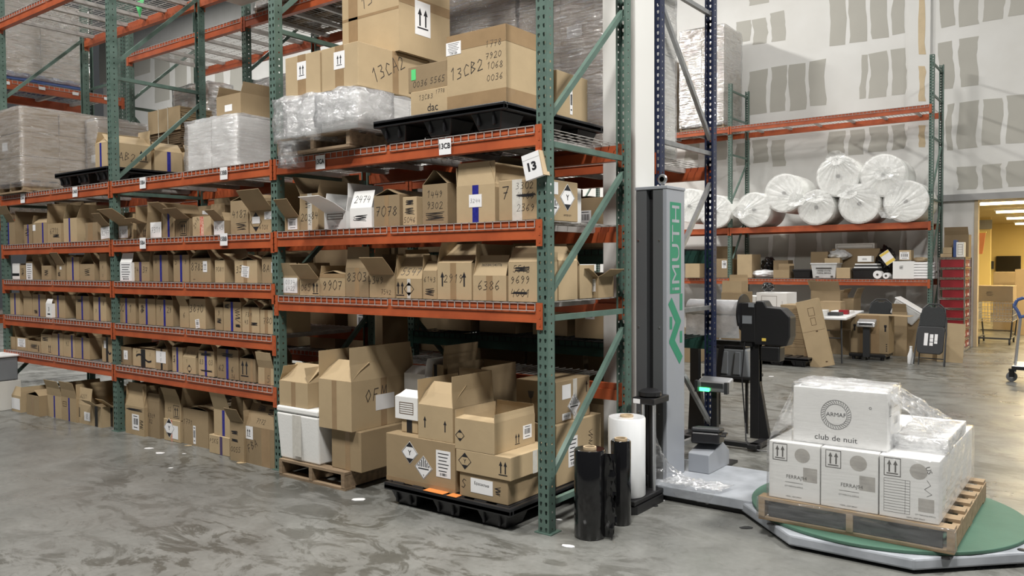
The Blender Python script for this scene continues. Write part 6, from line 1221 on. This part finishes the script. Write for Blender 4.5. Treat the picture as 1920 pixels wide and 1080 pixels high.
# red cartons on wire shelving
rs = thing('wire_shelving', 'tall chrome wire shelving full of red cartons beside the doorway', 'shelf', (0, 0, 0)); x0, x1, y0, y1 = .065, .475, 12.12, 12.85
for x in (x0-.09, x0, x1):
    for y in (y0, y1): b = MB(); b.lathe([(.013, 0), (.013, 1.66)], (x, y, 0), 10); obj('post', b, 'chrome', rs, smooth=True)
ZS = [.06+.178*k for k in range(10)]
for z in ZS[:-0 or None]:
    b = MB()
    for y in (y0, y1):
        b.bar((x0, y, z), (x1, y, z), .007); b.bar((x0, y, z-.03), (x1, y, z-.03), .007); b.tube([(x0+(x1-x0)*k/12, y, z-.005-.02*(k % 2)) for k in range(13)], .003, 4)
    for x in (x0, x1): b.bar((x, y0, z), (x, y1, z), .007); b.bar((x, y0, z-.03), (x, y1, z-.03), .007); b.tube([(x, y0+(y1-y0)*k/14, z-.005-.02*(k % 2)) for k in range(15)], .003, 4)
    for k in range(9): yy = y0+(y1-y0)*k/8; b.bar((x0, yy, z), (x1, yy, z), .004)
    obj('wire_shelf', b, 'chrome', rs)
pl = ('lowest', 'second', 'third', 'fourth', 'fifth', 'sixth', 'seventh', 'eighth', 'ninth', 'tenth')
for k, z in enumerate(ZS[:9]):
    for side_ in range(2):
        yy = y0+.02+.36*side_; o = carton(x0+.03+.03*(k % 2), x1-.02, yy, .33, z+.005, .135, '', [], pl[k]+(' red carton from below, front column' if side_ == 0 else ' red carton from below, back column')+' of the wire shelving', 'red_box', 'red_carton', group='red cartons on the wire shelving')
        b = MB(); ww = (x1-.02-x0-.03-.03*(k % 2))/2
        for q_ in (-.05, .02, .08): b.box(ww, ww+.0015, q_, q_+.035, .02, .065)
        obj('paper_label', b, 'paper', o)
zt = ZS[-1]+.006
carton(x0+.02, x0+.2, y0+.05, .2, zt, .06, '', [], 'flat yellow box on top of the wire shelving', 'cardboard_2'); carton(x0+.06, x0+.2, y0+.05, .18, zt+.062, .11, '', [], 'small tan box on the flat yellow box', 'cardboard_2')
carton(x0+.03, x0+.42, y0+.35, .3, zt, .40, 'F25:.15', [], 'dark open carton on top of the wire shelving', 'cardboard_3'); carton(x1-.14, x1-.02, y0+.04, .2, zt, .26, '', [('lines', .5, .5, .6, .7, 4)], 'upright pale pack of papers on the wire shelving', 'carton_offwhite'); carton(x0+.22, x0+.27, y0+.06, .2, zt, .30, '', [], 'blue and white box standing on the wire shelving', 'blue_plastic')
# ------------------------------------------------------------------ in the yellow room and at the right edge
tv = thing('television', 'black flat screen on the far yellow wall', 'television', at(1891, 496, 24.95)); a = at(1868, 480, 24.95); c = at(1914, 512, 24.95); b = MB(); W_ = (c.x-a.x)/2; H_ = (a.z-c.z)/2; b.box(-W_, W_, -.05, 0, -H_, H_); bevel(obj('frame', b, 'black_plastic', tv), .01); b = MB(); b.box(-W_*.95, W_*.95, -.054, -.0505, -H_*.92, H_*.92); obj('screen', b, 'screen_black', tv)
b = MB(); e = at(1847, 421, 20.48); b.box(-.16, .16, -.02, 0, -.12, .12); o = tag(obj('wall_vent', b, 'plaster_dark', None, e), 'dark grey square vent high on the yellow wall', 'vent')
b = MB(); e = at(1860, 497, 24.95); b.box(-.05, .05, -.03, 0, -.12, .12); tag(obj('wall_switch', b, 'dark_grey_plastic', None, e), 'small dark wall box left of the flat screen', 'switch')
e0 = at(1829, 437, 13.6); e1 = at(1848, 476, 13.6); b = MB(); b.prism([(0, 0), (e1.x-e0.x, 0), (e1.x-e0.x-.05, e1.z-e0.z), (0, e1.z-e0.z)], -.015, .015); t = thing('orange_board', 'orange board hanging just inside the doorway', 'board', e0); obj('board', b, 'orange_board', t); b = MB(); b.box(-.01, e1.x-e0.x+.01, -.02, .02, 0, .025); obj('top_rail', b, 'yellow_label', t)
# shopping cart with a box
sh = thing('shopping_cart', 'grey wire shopping cart in the yellow room', 'cart', (at(1868, 640, 14.3).x, 14.3, 0)); b = MB(); w_, d_ = .30, .42
for z in (.45, .56, .68, .80):
    for (p, q_) in (((-w_, -d_), (w_, -d_)), ((w_, -d_), (w_, d_)), ((w_, d_), (-w_, d_)), ((-w_, d_), (-w_, -d_))): b.bar((*p, z), (*q_, z), .012)
for k in range(13):
    x = -w_+2*w_*k/12; b.bar((x, -d_, .45), (x, -d_, .80), .006); b.bar((x, d_, .45), (x, d_, .80), .006); b.bar((x, -d_, .45), (x, d_, .45), .006)
for k in range(15): y = -d_+2*d_*k/14; b.bar((-w_, y, .45), (-w_, y, .80), .006); b.bar((w_, y, .45), (w_, y, .80), .006)
obj('basket', b, 'steel', sh); b = MB()
for sx in (-1, 1): b.tube([(sx*w_, -d_, .45), (sx*w_*.9, -d_*.9, .12), (sx*w_*.9, d_, .12), (sx*w_, d_, .45)], .014)
b.tube([(-w_*.9, -d_*.9, .12), (w_*.9, -d_*.9, .12)], .016); b.tube([(-w_*.9, 0, .25), (w_*.9, 0, .25)], .008); obj('chassis', b, 'dark_grey_plastic', sh)
for sx in (-1, 1):
    for sy in (-.85, .9): b = MB(); b.lathe([(.055, -.015), (.055, .015)], (sx*w_*.85, sy*d_, .057), 16, 'x'); obj('wheel', b, 'dark_grey_plastic', sh)
carton(sh.location.x-.34, sh.location.x+.30, 13.95, .62, .82, .30, '', [('scr', .4, .5, .2, .3)], 'brown carton lying across the shopping cart', 'cardboard_1')
for k, (u0, u1, v0, v1, Y, cm, l) in enumerate(((1862, 1912, 510, 560, 17.5, 'cardboard_2', 'brown carton on the floor in the yellow room below the screen'), (1902, 1935, 505, 600, 16.5, 'cardboard_1', 'tall brown carton at the right edge of the yellow room'))):
    gb_(u0, u1, v0, v1, Y, .5, l, z=0, cm=cm)
# hand trolley at the right edge
tr = thing('hand_trolley', 'steel trolley with blue handle and grey castor at the right edge', 'trolley', (at(1897, 712, 8.6).x, 8.6, 0))
b = MB(); b.tube([(.03, 0, .13), (.09, 0, .86)], .018); obj('upright', b, 'steel', tr, smooth=True)
b = MB(); b.tube([(.09, 0, .84), (.06, 0, .93), (.015, 0, 1.0), (.05, 0, 1.08), (.12, 0, 1.11), (.22, 0, 1.09)], .020); b.tube([(.09, 0, .86), (.3, 0, .90)], .02); obj('handle', b, 'blue_plastic', tr, smooth=True)
b = MB(); b.box(.02, .6, -.25, .3, .19, .24); bevel(obj('deck', b, 'steel', tr), .008); b = MB(); b.box(.02, .6, -.26, -.25, .185, .23); obj('bumper', b, 'black_plastic', tr)
b = MB(); b.lathe([(.05, -.018), (.065, -.016), (.065, .016), (.05, .018)], (0, 0, .066), 24, 'y'); obj('wheel', b, 'grey_plastic', tr, smooth=True); b = MB(); b.box(-.03, .03, -.03, -.022, .06, .15); b.box(-.03, .03, .022, .03, .06, .15); b.box(-.035, .05, -.03, .03, .145, .17); obj('fork', b, 'black_metal', tr); b = MB(); b.lathe([(.022, -.02), (.022, .02)], (0, 0, .066), 14, 'y'); obj('hub', b, 'steel', tr)
# ------------------------------------------------------------------ litter on the floor
LIT = [(279, 841, .05, 'paper', 'largest white paper scrap on the floor left of the pallets'), (300, 850, .06, 'paper', 'bright white paper scrap beside the largest one'), (345, 851, .02, 'paper', 'tiny paper scrap near the purple taped box'), (672, 937, .07, 'paper', 'long white paper strip on the floor before the black pallet'), (1067, 1025, .05, 'paper', 'white scrap in front of the thick black roll'), (353, 836, .04, 'cardboard_2', 'brown cardboard flake by the large plain box'), (452, 868, .05, 'cardboard_2', 'brown cardboard flake by the 0055 box'), (1237, 938, .05, 'white_plastic', 'crumpled clear film scrap at the wrapping machine foot'), (1225, 948, .05, 'black_metal', 'black film shred at the wrapping machine foot'), (1400, 990, .05, 'black_metal', 'black film shred left of the turntable'), (1446, 706, .05, 'paper', 'white scrap on the floor behind the unwinder'), (320, 878, .025, 'paper', 'small white crumb in the middle of the aisle'), (1048, 975, .03, 'paper', 'small white chip at the end post foot')]
for k, (u, v, s, mm, l) in enumerate(LIT):
    p = on(2, 0, u, v); rr = random.Random(k); b = MB(); n = 7; b.prism([(s*math.cos(a*6.283/n)*rr.uniform(.6, 1), s*.6*math.sin(a*6.283/n)*rr.uniform(.6, 1)) for a in range(n)], .001, .004, 'z'); tag(obj('floor_scrap', b, mm, None, (p.x, p.y, 0), (0, 0, rr.random())), l, 'scrap', 'scraps on the concrete floor')
